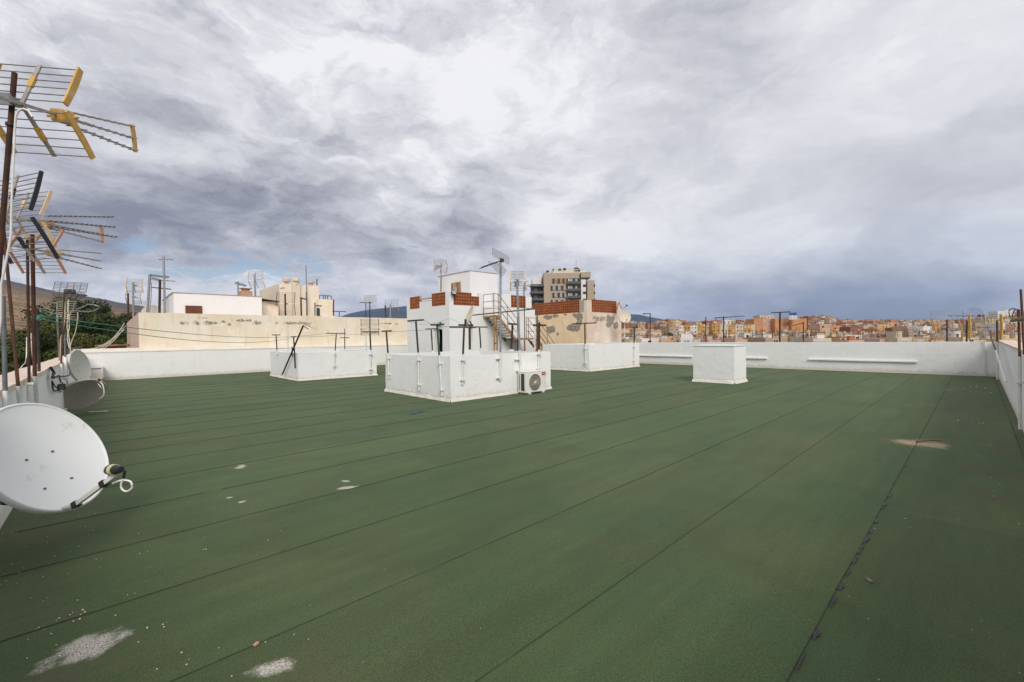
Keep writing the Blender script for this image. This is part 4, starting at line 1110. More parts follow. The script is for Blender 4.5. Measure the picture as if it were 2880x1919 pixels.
# ------------------------------------------------------------------ dishes
def dish(label, c, n, a, b, mat, depth=.10, lnb=None, spin=0.0, bolts=(), group=None, th=.012, rim='white_pipe', back=None):
    c = Vector(c); n = Vector(n).normalized()
    r_ = Vector((0, 0, 1)).cross(n).normalized(); u_ = n.cross(r_)
    if spin: r_, u_ = r_ * math.cos(spin) + u_ * math.sin(spin), u_ * math.cos(spin) - r_ * math.sin(spin)
    t = thing('satellite_dish', label, 'satellite dish', c, group)
    S, G = 56, 9
    def pt(k_, th_, off=0): return c + r_ * (a * k_ * math.cos(th_)) + u_ * (b * k_ * math.sin(th_)) + n * (depth * (k_ * k_ - 1) - off)
    for off, nm in ((0, 'reflector'), (th, 'reflector_back')):
        vs = [pt(0, 0, off)]; fs = []
        for g_ in range(1, G + 1):
            for s_ in range(S): vs.append(pt(g_ / G, 2 * math.pi * s_ / S, off))
        for s_ in range(S): fs.append((0, 1 + s_, 1 + (s_ + 1) % S))
        for g_ in range(G - 1):
            for s_ in range(S):
                o = 1 + g_ * S; fs.append((o + s_, o + S + s_, o + S + (s_ + 1) % S, o + (s_ + 1) % S))
        if off: fs = [tuple(reversed(f)) for f in fs]
        MB().add(vs, fs, 0, True).build(nm, mat, t)
    # rolled rim
    vs, fs = [], []
    prof = ((.995, 0.0), (1.010, .008), (1.030, .008), (1.044, -.004), (1.046, -.040), (1.020, -.046), (.985, -.016))
    for s_ in range(S):
        th_ = 2 * math.pi * s_ / S
        for k_, o_ in prof: vs.append(c + r_ * (a * k_ * math.cos(th_)) + u_ * (b * k_ * math.sin(th_)) + n * o_)
    m_ = len(prof)
    for s_ in range(S):
        for j in range(m_): fs.append((s_ * m_ + j, s_ * m_ + (j + 1) % m_, ((s_ + 1) % S) * m_ + (j + 1) % m_, ((s_ + 1) % S) * m_ + j))
    MB().add(vs, fs, 0, True).build('rim', rim if rim != 'white_pipe' else mat, t)
    for (i, j) in bolts:
        k2 = i * i + j * j; p = c + r_ * (a * i) + u_ * (b * j) + n * (depth * (k2 - 1))
        MB().tube(p - n * .004, p + n * .008, .011 * (a / .4), .008 * (a / .4), n=10).build('bolt', 'galv_dark', t)
    return t, c, n, r_, u_
c1 = atD(137, 1281, 3.2)
yw, ee = R(45), R(30)
n1v = Vector((math.sin(yw) * math.cos(ee), -math.cos(yw) * math.cos(ee), math.sin(ee)))
big, c1, n1v, rr_, uu_ = dish('large pale grey satellite dish on the parapet, rust flecked, nearest mast side', c1, n1v, .385, .425, 'dish', .07, bolts=((-.22, .06), (.24, .10), (-.24, -.52), (.26, -.48)))
# feed arm, clamp and LNB
Dl = 2.95
f0, f1 = atD(172, 1432, 3.12), atD(340, 1325, 2.92)
j0 = atD(207, 1424, 3.08)
d_ = (f1 - j0).normalized(); sidev = d_.cross(Vector((0, 0, 1))).normalized()
arm = bpy.data.objects.new('feed_arm', None); COL.objects.link(arm); arm.parent = big
MB().path(smooth([c1 - uu_ * .40 - n1v * .06, f0 + Vector((0, 0, .0)), j0]), .016, 8).build('arm_root', 'dish_old', arm)
MB().obox((j0 + f1) / 2, (d_, sidev, d_.cross(sidev)), ((f1 - j0).length / 2, .013, .013)).build('arm_bar', 'ac_white', arm)
for k_ in (.06, .66):
    p = j0.lerp(f1, k_); MB().obox(p, (d_, sidev, d_.cross(sidev)), (.022, .021, .021)).build('arm_clip', 'black_plastic', arm)
l0, l1 = atD(306, 1321, 2.92), atD(360, 1322, 2.86)
la = (l1 - l0).normalized()
lnb = bpy.data.objects.new('feed_horn', None); COL.objects.link(lnb); lnb.parent = big
MB().tube(l0 - la * .006, l0 + la * .012, .030, .033, n=18).build('horn_cap', 'dish_old', lnb)
MB().tube(l0 + la * .012, l0 + la * .035, .034, .035, n=18).build('horn_body', 'black_plastic', lnb)
MB().tube(l0 + la * .035, l0 + la * .065, .036, .034, n=18).build('horn_band', 'cream_box', lnb)
MB().tube(l0 + la * .065, l0 + la * .125, .031, .020, n=18).build('horn_body', 'black_plastic', lnb)
MB().path([l0 + la * .05 - UPV * .03, f1 + UPV * .02 - d_ * .01, f1 - d_ * .03], .017, 8).build('horn_bracket', 'cream_box', lnb)
MB().tube(l1 - UPV * .005 - la * .03, l1 - UPV * .055 - la * .045, .008, n=8).build('cable_plug', 'black_plastic', lnb)
pl = l1 - UPV * .055 - la * .045
MB().path(smooth([pl, atD(340, 1365, 2.88), atD(345, 1378, 2.88), atD(358, 1382, 2.88), atD(371, 1372, 2.88), atD(368, 1356, 2.88), atD(352, 1351, 2.88), atD(335, 1353, 2.88), atD(318, 1360, 2.92)], 5), .006, 8).build('feed_cable', 'cable_white', lnb)
# stout arm back to the wall
mp = c1 - n1v * .13 - uu_ * .10
MB().path([mp, atD(30, 1405, 3.5), atD(-30, 1418, 3.4)], .028, 10).build('wall_bracket', 'galv', big)
MB().obox(atD(33, 1406, 3.4), (RGT, FWD, UPV), (.03, .04, .028)).build('bracket_clamp', 'black_plastic', big)
MB().tube(c1 - n1v * .16, c1 - n1v * .092, .06, n=10).build('mount_plate', 'galv', big)

c2 = atD(226, 1030, 10.4)
yw = R(62)
d2 = dish('oval cream-white satellite dish on the parapet by the pole bundle', c2, (math.sin(yw), -math.cos(yw) * .95, .16), .345, .375, 'dish_old', .06, bolts=((-.18, .02), (.22, .04), (-.12, -.75), (.30, -.74)))
tt = d2[0]
MB().path(smooth([z2p(1530, 820, XL + .25), z2p(1540, 890, XL + .3), z2p(1590, 930, XL + .3), z2p(1790, 900, XL + .4), z2p(1960, 800, XL + .6)]), .012, 8).build('feed_arm', 'dish_old', tt)
lp = z2p(1985, 780, XL + .62)
MB().tube(lp, lp + (RGT * .05 + UPV * .03), .03, .022, n=10).build('feed_horn', 'black_plastic', tt)
MB().tube(lp + (RGT * .0 + UPV * .05), lp + (RGT * .09 + UPV * .02), .032, .026, n=10).build('horn_cover', 'terracotta_pot', tt)
MB().path([c2 - d2[2] * .08, Vector((XL + .04, c2.y + .05, c2.z))], .022, 8).build('wall_bracket', 'galv', tt)
c3 = atD(233, 1109, 9.6)
d3 = dish('satellite dish tipped face down, its shade painted brown-grey, below the oval one', c3, (.28, -.80, -.53), .40, .36, 'dish_shade', .06, bolts=((-.12, .28), (.26, .22), (-.28, -.22), (.10, -.26)), spin=R(24))
MB().path([c3 - d3[2] * .08, Vector((XL + .03, c3.y + .1, c3.z + .1))], .022, 8).build('wall_bracket', 'galv', d3[0])
cable('white cable looping round the tipped dish', smooth([z2p(1285, 1170, XL + .2), z2p(1340, 1060, XL + .25), z2p(1560, 920, XL + .3), z2p(1700, 810, XL + .35), z2p(1850, 805, XL + .45), z2p(1960, 850, XL + .55), z2p(2030, 940, XL + .6)]), .010, 'cable_white')
cable('white cable end curling free beside the tipped dish', smooth([z2p(1990, 800, XL + .6), z2p(2060, 880, XL + .62), z2p(2085, 1020, XL + .62), z2p(2060, 1110, XL + .62), z2p(1995, 1148, XL + .62)]), .012, 'cable_white')
cable('slack beige cable across the face of the tipped dish', smooth([z2p(1370, 910, XL + .2), z2p(1480, 970, XL + .28), z2p(1600, 995, XL + .33), z2p(1740, 960, XL + .38), z2p(1900, 820, XL + .5)]), .009, 'cable_beige')
# a fallen stick and cable on the felt
cable('bleached cane lying on the felt by the tipped dish', [gnd(250, 1162) + Vector((0, 0, .02)), gnd(303, 1159) + Vector((0, 0, .02))], .012, 'cable_beige')
# cream dish on the pole of the light well
cp = P5b(905, 715); cp = ony(*z5(912, 715), CY1 + .05)
d4 = dish('cream satellite dish seen nearly edge-on above the large light well', cp, (-.72, .30, .34), .34, .40, 'dish_cream', .05)
n4 = d4[2]
pb = ony(*z5(942, 1090), CY1 + .12); ptp = ony(*z5(942, 800), CY1 + .12)
MB().tube(pb, ptp, .035).build('pole', 'white_pipe', d4[0])
MB().path([ptp, cp - n4 * .06 - Vector((0, 0, .15))], .03).build('mount', 'galv', d4[0])
q = ony(*z5(884, 775), CY1 - .05)
MB().obox(q, (RGT, FWD, UPV), (.035, .05, .11)).build('feed_horn', 'black_plastic', d4[0])
MB().path([q - UPV * .10, cp - d4[4] * .36], .014).build('feed_arm', 'black_plastic', d4[0])

# ------------------------------------------------------------------ air conditioners
def ac_unit(label, x0, y_front, wid, hgt, dep, z=0.045):
    t = thing('air_conditioner', label, 'air conditioner', (x0 + wid / 2, y_front + dep / 2, 0), 'outdoor air-conditioning units')
    y0, y1 = y_front, y_front + dep
    MB().box(x0, x0 + wid, y0, y1, z, z + hgt).build('cabinet', 'ac_white', t, bevel=.012)
    MB().box(x0 - .006, x0 + wid + .006, y0 - .006, y1, z + hgt - .002, z + hgt + .018).build('lid', 'ac_white', t, bevel=.006)
    fc = Vector((x0 + wid * .42, y0, z + hgt * .49)); fr = hgt * .42
    mb = MB()
    for i in range(36):                                                # fan bowl: its shade is painted as a flat dark disc
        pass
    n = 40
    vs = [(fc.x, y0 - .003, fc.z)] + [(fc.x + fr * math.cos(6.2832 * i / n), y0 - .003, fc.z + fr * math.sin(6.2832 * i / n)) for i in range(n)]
    MB().add(vs, [(0, 1 + (i + 1) % n, 1 + i) for i in range(n)]).build('fan_shade_disc', 'ac_bowl_shade', t)
    mb = MB()
    for i in range(30):                                                # swirled guard wires
        a0 = 6.2832 * i / 30; pts = []
        for k_ in range(7):
            rr = fr * (.16 + .84 * k_ / 6); aa = a0 + .9 * (k_ / 6)
            pts.append((fc.x + rr * math.cos(aa), y0 - .016 + .006 * (k_ / 6), fc.z + rr * math.sin(aa)))
        mb.path(pts, .0040, 4)
    mb.build('fan_guard', 'ac_fan', t)
    for rr in (.99, .66, .36):
        MB().path([(fc.x + fr * rr * math.cos(6.2832 * i / 40), y0 - .013, fc.z + fr * rr * math.sin(6.2832 * i / 40)) for i in range(41)], .005, 5).build('guard_ring', 'ac_white' if rr > .9 else 'ac_fan', t)
    MB().tube(fc + Vector((0, -.004, 0)), fc + Vector((0, -.024, 0)), fr * .16, fr * .14, n=20).build('guard_hub', 'ac_white', t)
    bx, bz = x0 + wid * .80, z + hgt * .80
    bd = MB().box(bx - .02, bx + .125, y0 - .010, y0 - .002, bz, bz + .085).build('badge', 'red_logo', t)
    mb = MB(); yy0, yy1 = y0 - .0135, y0 - .0105
    def lt(a, b, c_, d__): mb.box(bx + a, bx + b, yy0, yy1, bz + c_, bz + d__)
    lt(.000, .032, .050, .058); lt(.012, .020, .026, .050)              # T
    lt(.040, .048, .026, .058); lt(.048, .070, .050, .058); lt(.048, .070, .026, .034)   # C
    lt(.078, .086, .026, .058); lt(.086, .106, .026, .034)              # L
    mb.build('badge_lettering', 'logo_white', t)
    for i in range(7):
        zz = z + hgt * (.70 - .075 * i)
        MB().box(x0 + wid * .80, x0 + wid * .97, y0 - .006, y0 - .001, zz, zz + .008).build('front_rib', 'cream_box' if i == 0 else 'ac_white', t)
    MB().box(x0 - .004, x0 - .0005, y0 + dep * .22, y0 + dep * .62, z + .05, z + hgt - .04).build('coil_side', 'ac_dark', t)
    for i in range(11):
        zz = z + .09 + (hgt - .16) * i / 10
        MB().box(x0 - .004, x0 - .0005, y0 + dep * .75, y0 + dep * .88, zz - .011, zz + .011).build('louvre_slot', 'black_plastic', t)
    for fx in (x0 + .12, x0 + wid - .14):
        MB().box(fx - .03, fx + .03, y0 - .03, y1 + .02, .008, z + .002).build('foot', 'ac_white', t)
    return t
ac_unit('white air conditioner with a red badge standing against the large light well', 8.30, 8.33, .80, .555, .32)
ac2 = gnd(262, 1071)
t = thing('air_conditioner', 'small grey air conditioner at the foot of the far parapet corner', 'air conditioner', (ac2.x, YF - .6, 0), 'outdoor air-conditioning units')
xa = ony(250, 1060, YF - .7).x
MB().box(xa, xa + .42, YF - .75, YF - .05, .05, .60).build('cabinet', 'ac_white', t, bevel=.012)
MB().box(xa - .004, xa - .0005, YF - .70, YF - .10, .09, .56).build('coil_side', 'ac_fan', t)
MB().box(xa + .06, xa + .36, YF - .755, YF - .7505, .52, .55).build('air_slot', 'ac_dark', t)
for k_ in (.08, .34): MB().box(xa + k_ - .03, xa + k_ + .03, YF - .77, YF - .04, .008, .052).build('foot', 'ac_white', t)

# ------------------------------------------------------------------ masts on the light wells
def grid_yagi(label, H, az, wid, hgt, detail=False): pass
m0 = P5y(1216, 1330); m1 = P5y(1218, 1062); m2_ = P5y(1220, 150)
M1 = mast('tall galvanised mast with a dark grid aerial above the light well', [m0, m1, m2_], .028, ['white_pipe', 'galv'], .03, [(P5y(1205, 1122), (.09, .03, .015)), (P5y(1205, 1307), (.09, .03, .015))])
Dm = (m2_ - EYE).dot(FWD)
def gq(x, y, dd=0): return atD(*z5(x, y), Dm + dd)
ga = grid_panel('wire grid reflector at the top of the tall galvanised mast', [gq(1141, 57, .05), gq(1300, 142, -.05), gq(1300, 220, -.05), gq(1141, 135, .05)], 9, 6, .0045)
gb = grid_panel('lower wire grid reflector slanting below the tall mast aerial', [gq(1098, 190, .1), gq(1225, 215, .0), gq(1278, 275, -.1), gq(1230, 340, -.1)], 7, 8, .0045)
t = thing('tv_aerial', 'dark director boom pointing off the tall galvanised mast', 'aerial', gq(1220, 180))
MB().path([gq(1245, 178), gq(1130, 215, -.25), gq(1035, 248, -.5)], .012, 6).build('boom', 'black_plastic', t)
for i in range(10):
    k_ = i / 9; p = gq(1200 - 165 * k_, 190 + 58 * k_, -.05 - .45 * k_)
    MB().tube(p - RGT * .05 - UPV * .05 - FWD * .03, p + RGT * .05 + UPV * .04 + FWD * .03, .007, n=5).build('director', 'brown_steel', t)
MB().obox(gq(1235, 180), (RGT, FWD, UPV), (.05, .04, .045)).build('dipole_box', 'black_plastic', t)
n0 = P5y(1412, 1245); n1_ = P5y(1403, 1040); n2_ = P5y(1378, 385)
mast('grey mast with a yellowed aerial above the air conditioner', [n0, n1_, n2_], .030, ['white_pipe', 'galv'], .036, [(P5y(1385, 1130), (.11, .03, .015)), (P5y(1395, 1238), (.09, .03, .015))])
uhf('yellowed aerial with pale end plates on the grey mast', P5y(1385, 372), .72, .05, 0, .30, 1.05, .20, 1.0, .05, 'cream_plate', 'cream_box', 6, False, True, 'alu', .04, box='cream_box')
n5 = ony(*z5(1455, 1060), AY0 - 1.2); n6 = ony(*z5(1443, 430), AY0 - 1.2)
mast('thin dark mast standing in front of the lattice panel', [n5, n6], .022, ['brown_steel'])
uhf('small aerial at the top of the thin dark mast', n6 + Vector((0, 0, .05)), 2.2, 0, 0, .25, 1.0, .25, .7, .05, 'alu', None, 5, False, False, 'alu', .03, box='cream_box')
# mast on the stair head
ma, mb_ = onx(*z5(648, 480), UX0 - .12), onx(*z5(650, 215), UX0 - .12)
mast('rust-banded mast on the wall of the stair head room', [ma, onx(*z5(649, 350), UX0 - .12), mb_], .026, ['rust', 'galv'])
uhf('aerial with salmon tips above the white stair head', onx(*z5(655, 228), UX0 - .12), .15, 0, 0, .42, 1.05, .38, .9, .06, 'orange_plate', None, 6, False, True, 'alu', .04, box='cream_box')
# grid aerials on the T post of the low light well
e0, e1 = P4y(1936, 672), P4y(1934, 440)
mast('thin mast standing on the T post of the low light well', [e0, e1], .022, ['brown_steel'])
De = (e1 - EYE).dot(FWD)
def ge(x, y, dd=0): return atD(*z4(x, y), De + dd)
grid_panel('curved wire grid aerial on the thin mast of the low light well', [ge(1893, 398), ge(1984, 390), ge(1984, 445), ge(1893, 448)], 14, 3, .006, mat='alu')
grid_panel('faded lower wire grid of the thin mast aerial', [ge(1905, 475), ge(1980, 470), ge(1980, 510), ge(1905, 515)], 8, 3, .004, mat='alu')
uhf('aerial with dark tips low on the thin mast', ge(1936, 628), .4, 0, 0, .36, 1.2, .36, .7, .05, 'brown_steel', None, 6, False, False, 'grid_wire', .03, box=None)
# leaning mast with a stick aerial
la_, lb_ = P4x(1292, 975), P4x(1445, 618)
lb_ = onx(*z4(1445, 618), LX0 - .09)
mast('dark iron mast leaning hard across the low light well', [onx(*z4(1292, 975), LX0 - .09), lb_], .030, ['brown_steel'])
t = thing('tv_aerial', 'bent wire aerial on the tip of the leaning iron mast', 'aerial', lb_)
Dz_ = (lb_ - EYE).dot(FWD)
MB().path([lb_, atD(*z4(1485, 645), Dz_)], .014).build('boom', 'brown_steel', t)
for i in range(6):
    p = atD(*z4(1440 + i * 13, 608 + i * 5), Dz_); MB().tube(p - RGT * .10 + UPV * .10, p + RGT * .14 - UPV * .06, .006, n=5).build('element', 'alu', t)
tag(MB().box(0, .03, 0, .03, 0, .4).build('iron_stub', 'brown_steel'), 'short iron stub on the end of the low light well', 'stub')
st_ = bpy.data.objects['iron_stub']; st_.location = P4x(1362, 845)

# ------------------------------------------------------------------ right parapet masts
yp = YN + .05
def Ry(x, y, Y=yp): return ony(x, y, Y)
f_ = Ry(2876, 1235); f_.z = .05
f2_ = Ry(2868, 1003); f3_ = Ry(2864.5, 871)
mast('rusty square post with a white painted foot at the right parapet', [Vector((f2_.x, f2_.y, .08)), f2_, f3_], rpx(9, f2_), ['white_pipe', 'rust'], rpx(12, f2_), [(Vector((f2_.x, f2_.y, .78)), (.05, .035, .015))], square=True, group='rusty posts on the right parapet')
g2_ = Ry(2881, 997, yp + .0); g3_ = Ry(2871, 815, yp + .0)
mast('taller rusty post bound to its neighbour with a wooden beam', [g2_, g3_], rpx(8.5, g2_), ['rust'], square=True, group='rusty posts on the right parapet')
la2 = Ry(2846, 902, yp + .08); lb2 = Ry(2900, 893, yp + .08)
tag(MB().tube(la2, lb2, .024, .028, n=9).build('wooden_beam', 'log'), 'grey wooden beam lashed across the rusty posts', 'beam')
lb3 = Ry(2858, 872, yp + .05)
cable('black cable looped round the tops of the rusty posts', smooth([Ry(2862, 872), Ry(2848, 868), Ry(2838, 874), Ry(2840, 888), Ry(2847, 898), Ry(2848, 886), Ry(2854, 872), Ry(2866, 872)]), .008, 'cable_black')
cable('thin black cable hanging from the wooden beam', smooth([Ry(2846, 903), Ry(2852, 912), Ry(2858, 920)]), .006, 'cable_black')
# leaning mast with black yagi
k0, k1, k2_ = Ry(*z8(1062, 1312), YN + .10), Ry(*z8(900, 822), YN + .16), Ry(*z8(695, 245), YN + .25)
mast('mast leaning off the right parapet, dark above and white below', [k0, k1, k2_], rpx(6, k1), ['white_pipe', 'brown_steel'], rpx(6.5, k1))
lm = bpy.data.objects[[o.name for o in COL.objects if o.name.startswith('aerial_mast')][-1]]
Dk = (k2_ - EYE).dot(FWD)
def gk(x, y, dd=0): return atD(*z8(x, y), Dk + dd)
MB().tube(gk(855, 965, -.05), gk(1045, 872, -.3), .018).build('clamp_bar', 'white_pipe', lm)
MB().tube(gk(900, 1092, -.1), gk(1060, 1095, -.3), .018).build('clamp_bar', 'white_pipe', lm)
t = thing('tv_aerial', 'black director boom on the mast leaning off the right parapet', 'aerial', gk(700, 270))
MB().path([gk(760, 275), gk(650, 285, .05), gk(140, 268, .4)], .012, 6).build('boom', 'black_plastic', t)
for i in range(9):
    p = gk(150 + i * 48, 270 + (i % 2) * 12, .4 - .03 * i)
    MB().obox(p, (RGT, FWD, UPV), (.035, .02, .012)).build('director_block', 'black_plastic', t)
MB().obox(gk(640, 268), (RGT, FWD, UPV), (.05, .06, .055)).build('dipole_box', 'black_plastic', t)
MB().obox(gk(715, 275), (RGT, FWD, UPV), (.06, .05, .06)).build('mast_clamp', 'galv_dark', t)
grid_panel('dark wire grid reflector above the leaning mast', [gk(460, 150, .2), gk(655, 155, .1), gk(715, 240, 0), gk(545, 272, .05)], 4, 5, .006)
grid_panel('small dark wire grid on the black director boom', [gk(352, 235, .4), gk(480, 228, .4), gk(500, 285, .3), gk(395, 285, .3)], 3, 2, .006)
# aerial with yellow ring directors hanging down
t = thing('tv_aerial', 'aerial with stacked yellow ring directors tilted down past the parapet', 'aerial', gk(690, 560, .6))
b0, b1 = gk(628, 750, -.3), gk(725, 410, 1.2)
MB().tube(b0, b1, .015, n=6).build('boom', 'galv_dark', t)
dv = (b1 - b0).normalized()
for i in range(11):
    p = b0.lerp(b1, .02 + i / 11)
    for sgn in (-1, 1):
        c_ = p + RGT * (.085 * sgn) - UPV * .0
        MB().path([c_ + RGT * (.05 * math.cos(6.2832 * j / 12)) + FWD * (.05 * math.sin(6.2832 * j / 12)) + UPV * (.022 * math.sin(6.2832 * j / 12)) for j in range(13)], .010, 5).build('ring_director', 'yellow', t)
h0, h1_, h2_ = Ry(*z8(930, 1262), YN + .05), Ry(*z8(925, 680), YN + .05), Ry(*z8(918, 345), YN + .05)
mast('thick rusty mast in the corner with a white foot', [Vector((h1_.x, h1_.y, .02)), h1_, h2_], rpx(7, h1_), ['white_pipe', 'rust'], rpx(8, h1_), group='rusty posts on the right parapet')
Dh = (h2_ - EYE).dot(FWD)
uhf('aerial with broad yellow plates on the thick corner mast', atD(*z8(745, 450), Dh + .3), 1.0, 0, 0, .40, 1.50, .42, .6, .01, 'yellow', None, 7, False, False, 'rod', .10, box=None)
p0_, p1_ = onx(*z8(735, 1240), XR - .04), onx(*z8(728, 600), XR - .04)
mast('slim white pipe in the corner of the parapets', [Vector((p0_.x, p0_.y, .02)), p1_], rpx(4, p1_), ['white_pipe'], group='rusty posts on the right parapet')
# aerials on the lower roof beyond
for (x0, y0, x1, y1, lab, D_) in ((132, 660, 132, 330, 'thin mast with an orange dipole box beyond the white parapet', 34), (440, 660, 445, 345, 'dark braced mast beyond the white parapet', 30)):
    a, b = atD(*z8(x0, y0 + 60), D_), atD(*z8(x1, y1), D_)
    mast(lab, [a, b], .05, ['brown_steel'], group='masts on the roof beyond')
uhf('aerial with orange box and yellow struts beyond the parapet', atD(*z8(135, 345), 34), 1.4, 0, 0, .8, 1.2, .9, 1.6, .1, 'rope_grey', None, 6, False, False, 'alu', .05, box='orange_plate')
uhf('faded aerial with yellow struts low beyond the parapet', atD(*z8(180, 560), 34), .9, 0, 0, 1.3, 1.2, .9, 1.2, .1, 'yellow', None, 5, False, False, 'alu', .10, box=None)
for (mx, mt_, mb2, bx0, by0, bx1, by1, D_, lab) in ((1370, 580, 900, 1300, 590, 1372, 588, 40, 'black mast with a short side bar beyond the peach house'), (2118, 618, 900, 2025, 634, 2330, 612, 46, 'dark mast with a long level boom beyond the parapet'),
                                             (1937, 622, 900, 1937, 622, 1937, 622, 60, 'thin bare mast beyond the parapet')):
    a, b = atD(*z6(mx, mb2), D_), atD(*z6(mx, mt_), D_)
    q = mast(lab, [a, b], .045 if D_ < 42 else .06, ['brown_steel'], group='masts on the roof beyond')
    if bx0 != bx1: MB().tube(atD(*z6(bx0, by0), D_ - .3), atD(*z6(bx1, by1), D_ + .5), .06, .03, n=6).build('boom', 'brown_steel', q)
def z7(x, y): return 1750 + x / 3.62, 820 + y / 3.62
a, b = atD(*z7(1603, 540), 44), atD(*z7(1607, 208), 44)
q = mast('dark mast with a rusty level boom before the orange flats', [a, b], .08, ['brown_steel'], group='masts on the roof beyond')
MB().tube(atD(*z7(1520, 217), 44), atD(*z7(1708, 208), 44.5), .05, .06, n=6).build('boom', 'rust', q)
a, b = atD(*z7(1843, 540), 60), atD(*z7(1845, 310), 60)
q = mast('dark mast with a slanting boom before the orange flats', [a, b], .07, ['brown_steel'], group='masts on the roof beyond')
MB().tube(atD(*z7(1730, 350), 60), atD(*z7(1850, 318), 60), .05, .05, n=6).build('boom', 'rust', q)
# dishes on the peach house
cq = atD(*z6(1113, 620), 25.6)
d5 = dish('round cream dish mounted at the corner of the peach house', cq, (-.62, -.76, .22), .345, .355, 'dish_cream', .06)
MB().path([cq - d5[2] * .08, cq - d5[2] * .12 - Vector((0, 0, 1.2))], .025).build('pole', 'white_pipe', d5[0])
MB().path([cq - d5[4] * .35, cq - d5[4] * .30 + d5[2] * .28], .014).build('feed_arm', 'galv', d5[0])
MB().obox(cq - d5[4] * .26 + d5[2] * .29, (RGT, FWD, UPV), (.03, .03, .05)).build('feed_horn', 'terracotta_pot', d5[0])
cq = atD(*z6(1066, 475), 26.3)
d6 = dish('white dish seen edge-on at the top of the peach house corner', cq, (.52, -.84, .16), .32, .34, 'dish_old', .06)
MB().path([cq - d6[2] * .1, cq - d6[2] * .25 - Vector((0, 0, .5))], .03).build('pole', 'galv', d6[0])
q = atD(*z6(1132, 505), 26); MB().obox(q, (RGT, FWD, UPV), (.04, .04, .05)).build('feed_horn', 'brown_steel', d6[0])
MB().path([q, atD(*z6(1100, 540), 26.1), cq - d6[4] * .33], .012).build('feed_arm', 'galv', d6[0])

# ------------------------------------------------------------------ washing lines and cables in the air
def line(label, pts, drop, mat='rope_grey', r=.0045, cat='washing line'):
    out = []
    for a, b in zip(pts[:-1], pts[1:]): out += sag(a, b, drop * (Vector(b) - Vector(a)).length / 10)
    return tag(MB().path(out, r, 5).build('washing_line', mat), label, cat)
g0 = Lp(*z1(735, 770), px0 - .02); g1_ = Lp(*z1(800, 640), px0 - .02)
line('green washing line from the short dark post to the low light well', [g0, onx(*z4(1352, 698), LX0 - .3), P4y(1636, 672)], .12, 'rope_green', .006)
line('second green washing line sagging below the first', [g0 + Vector((.05, 0, -.05)), onx(*z4(1395, 700), LX0 + .2), P4y(1740, 680)], .22, 'rope_green', .006)
line('grey washing line between the low and the large light wells', [P4y(1738, 680), P5x(95, 862), P5x(400, 850), P5x(555, 845)], .08)
line('grey washing line from the T post to the white house wall', [P5x(330, 765), onx(*z5(560, 790), 9.0), ony(*z5(740, 735), 13.5), ony(*z5(830, 775), CY1)], .10)
line('thin washing line in front of the doorway', [P5x(490, 752), P5b(612, 812), P5b(960, 822)], .05)
cable('green rope tangle tied to the short dark post', smooth([g0, Lp(*z1(790, 790)), Lp(*z1(860, 830)), Lp(*z1(890, 815)), Lp(*z1(800, 860)), Lp(*z1(740, 840)), Lp(*z1(830, 780)), Lp(*z1(900, 800))]), .012, 'rope_green')
cable('green rope loops hanging off the short dark post', smooth([g1_, Lp(*z1(830, 640)), Lp(*z1(880, 700)), Lp(*z1(960, 770)), Lp(*z1(1040, 740)), Lp(*z1(1060, 695)), Lp(*z1(950, 690)), Lp(*z1(850, 660))]), .010, 'rope_green')
def r2p(x, y, D_): return atD(x / 3.564, 760 + y / 3.564, D_)
for i, (dx, dy) in enumerate(((0, 0), (12, 18), (-14, 30), (6, -14))):
    cable(('beige', 'pale', 'bleached', 'tan')[i] + ' cable stretched from the cream wall corner down to the parapet', sag(r2p(1240 + dx, 545 + dy, 27), r2p(900 + dx * 3 + 20 * i, 830 + dy * .2 - 22 * i, 22), .3), .022, 'cable_beige' if i % 2 else 'cable_white')
cable('grey cable looping to the parapet from the wall corner', smooth([r2p(1245, 600, 26), r2p(1180, 650, 25.5), r2p(1110, 720, 25), r2p(1085, 750, 25)]), .018, 'cable_white')
tag(MB().tube(r2p(965, 762, 25.6), r2p(1294, 752, 26), .07, n=10).build('rusty_pipe', 'rust_red'), 'rusty pipe lying on the coping by the cream wall', 'pipe')
cable('dark cable hanging down the face of the cream wall', smooth([atD(*z4(330, 300), 31), atD(*z4(326, 420), 29), atD(*z4(312, 560), 26), atD(*z4(300, 650), 25.9), atD(*z4(262, 760), 25.6), atD(*z4(215, 812), 25.3), atD(*z4(140, 828), 25.1), atD(*z4(90, 815), 25.0), atD(*z4(60, 790), 25.0)]), .016, 'cable_black')

# ================================================================== neighbouring building beyond the back parapet
NY = YF + .62
nc0 = ony(390, 879, NY); nx0 = nc0.x
ntop = nc0.z
def nst(x, y, rx, rz): p = ony(*z4(x, y), NY); return (p, (rx * .85, .4, rz * .9), 0)
stains = [nst(x, y, rx, rz) for x, y, rx, rz in ((575, 600, .22, .10), (660, 592, .22, .12), (760, 598, .50, .11), (905, 608, .16, .10), (1010, 580, .5, .10), (1110, 597, .32, .12), (1245, 600, .16, .10), (1390, 598, .62, .10), (1470, 600, .4, .12), (2050, 602, .5, .07), (2135, 605, .14, .07), (860, 590, .18, .06), (700, 560, .3, .05))]
M['cream_old'] = old_render('cream_stained_render', (.82, .74, .61), (.78, .66, .50), stains, [])
M['pink_old'] = old_render('pinkish_bare_render', (.66, .51, .41), (.62, .45, .35), [], [])
N1 = thing('neighbour_building', 'neighbouring block whose cream parapet is streaked with black mould', 'building', (nx0 + 8, NY + 8, -16))
slab(nx0, XR + 6, NY, NY + .28, -.4, ntop, .6, .010, 71).build('parapet', 'cream_old', N1)
yend = NY + 14
slab(nx0 - .001, nx0 + .28, NY + .281, yend, -.4, ntop, .6, .010, 72).build('parapet', 'pink_old', N1)
NFL = 1.9
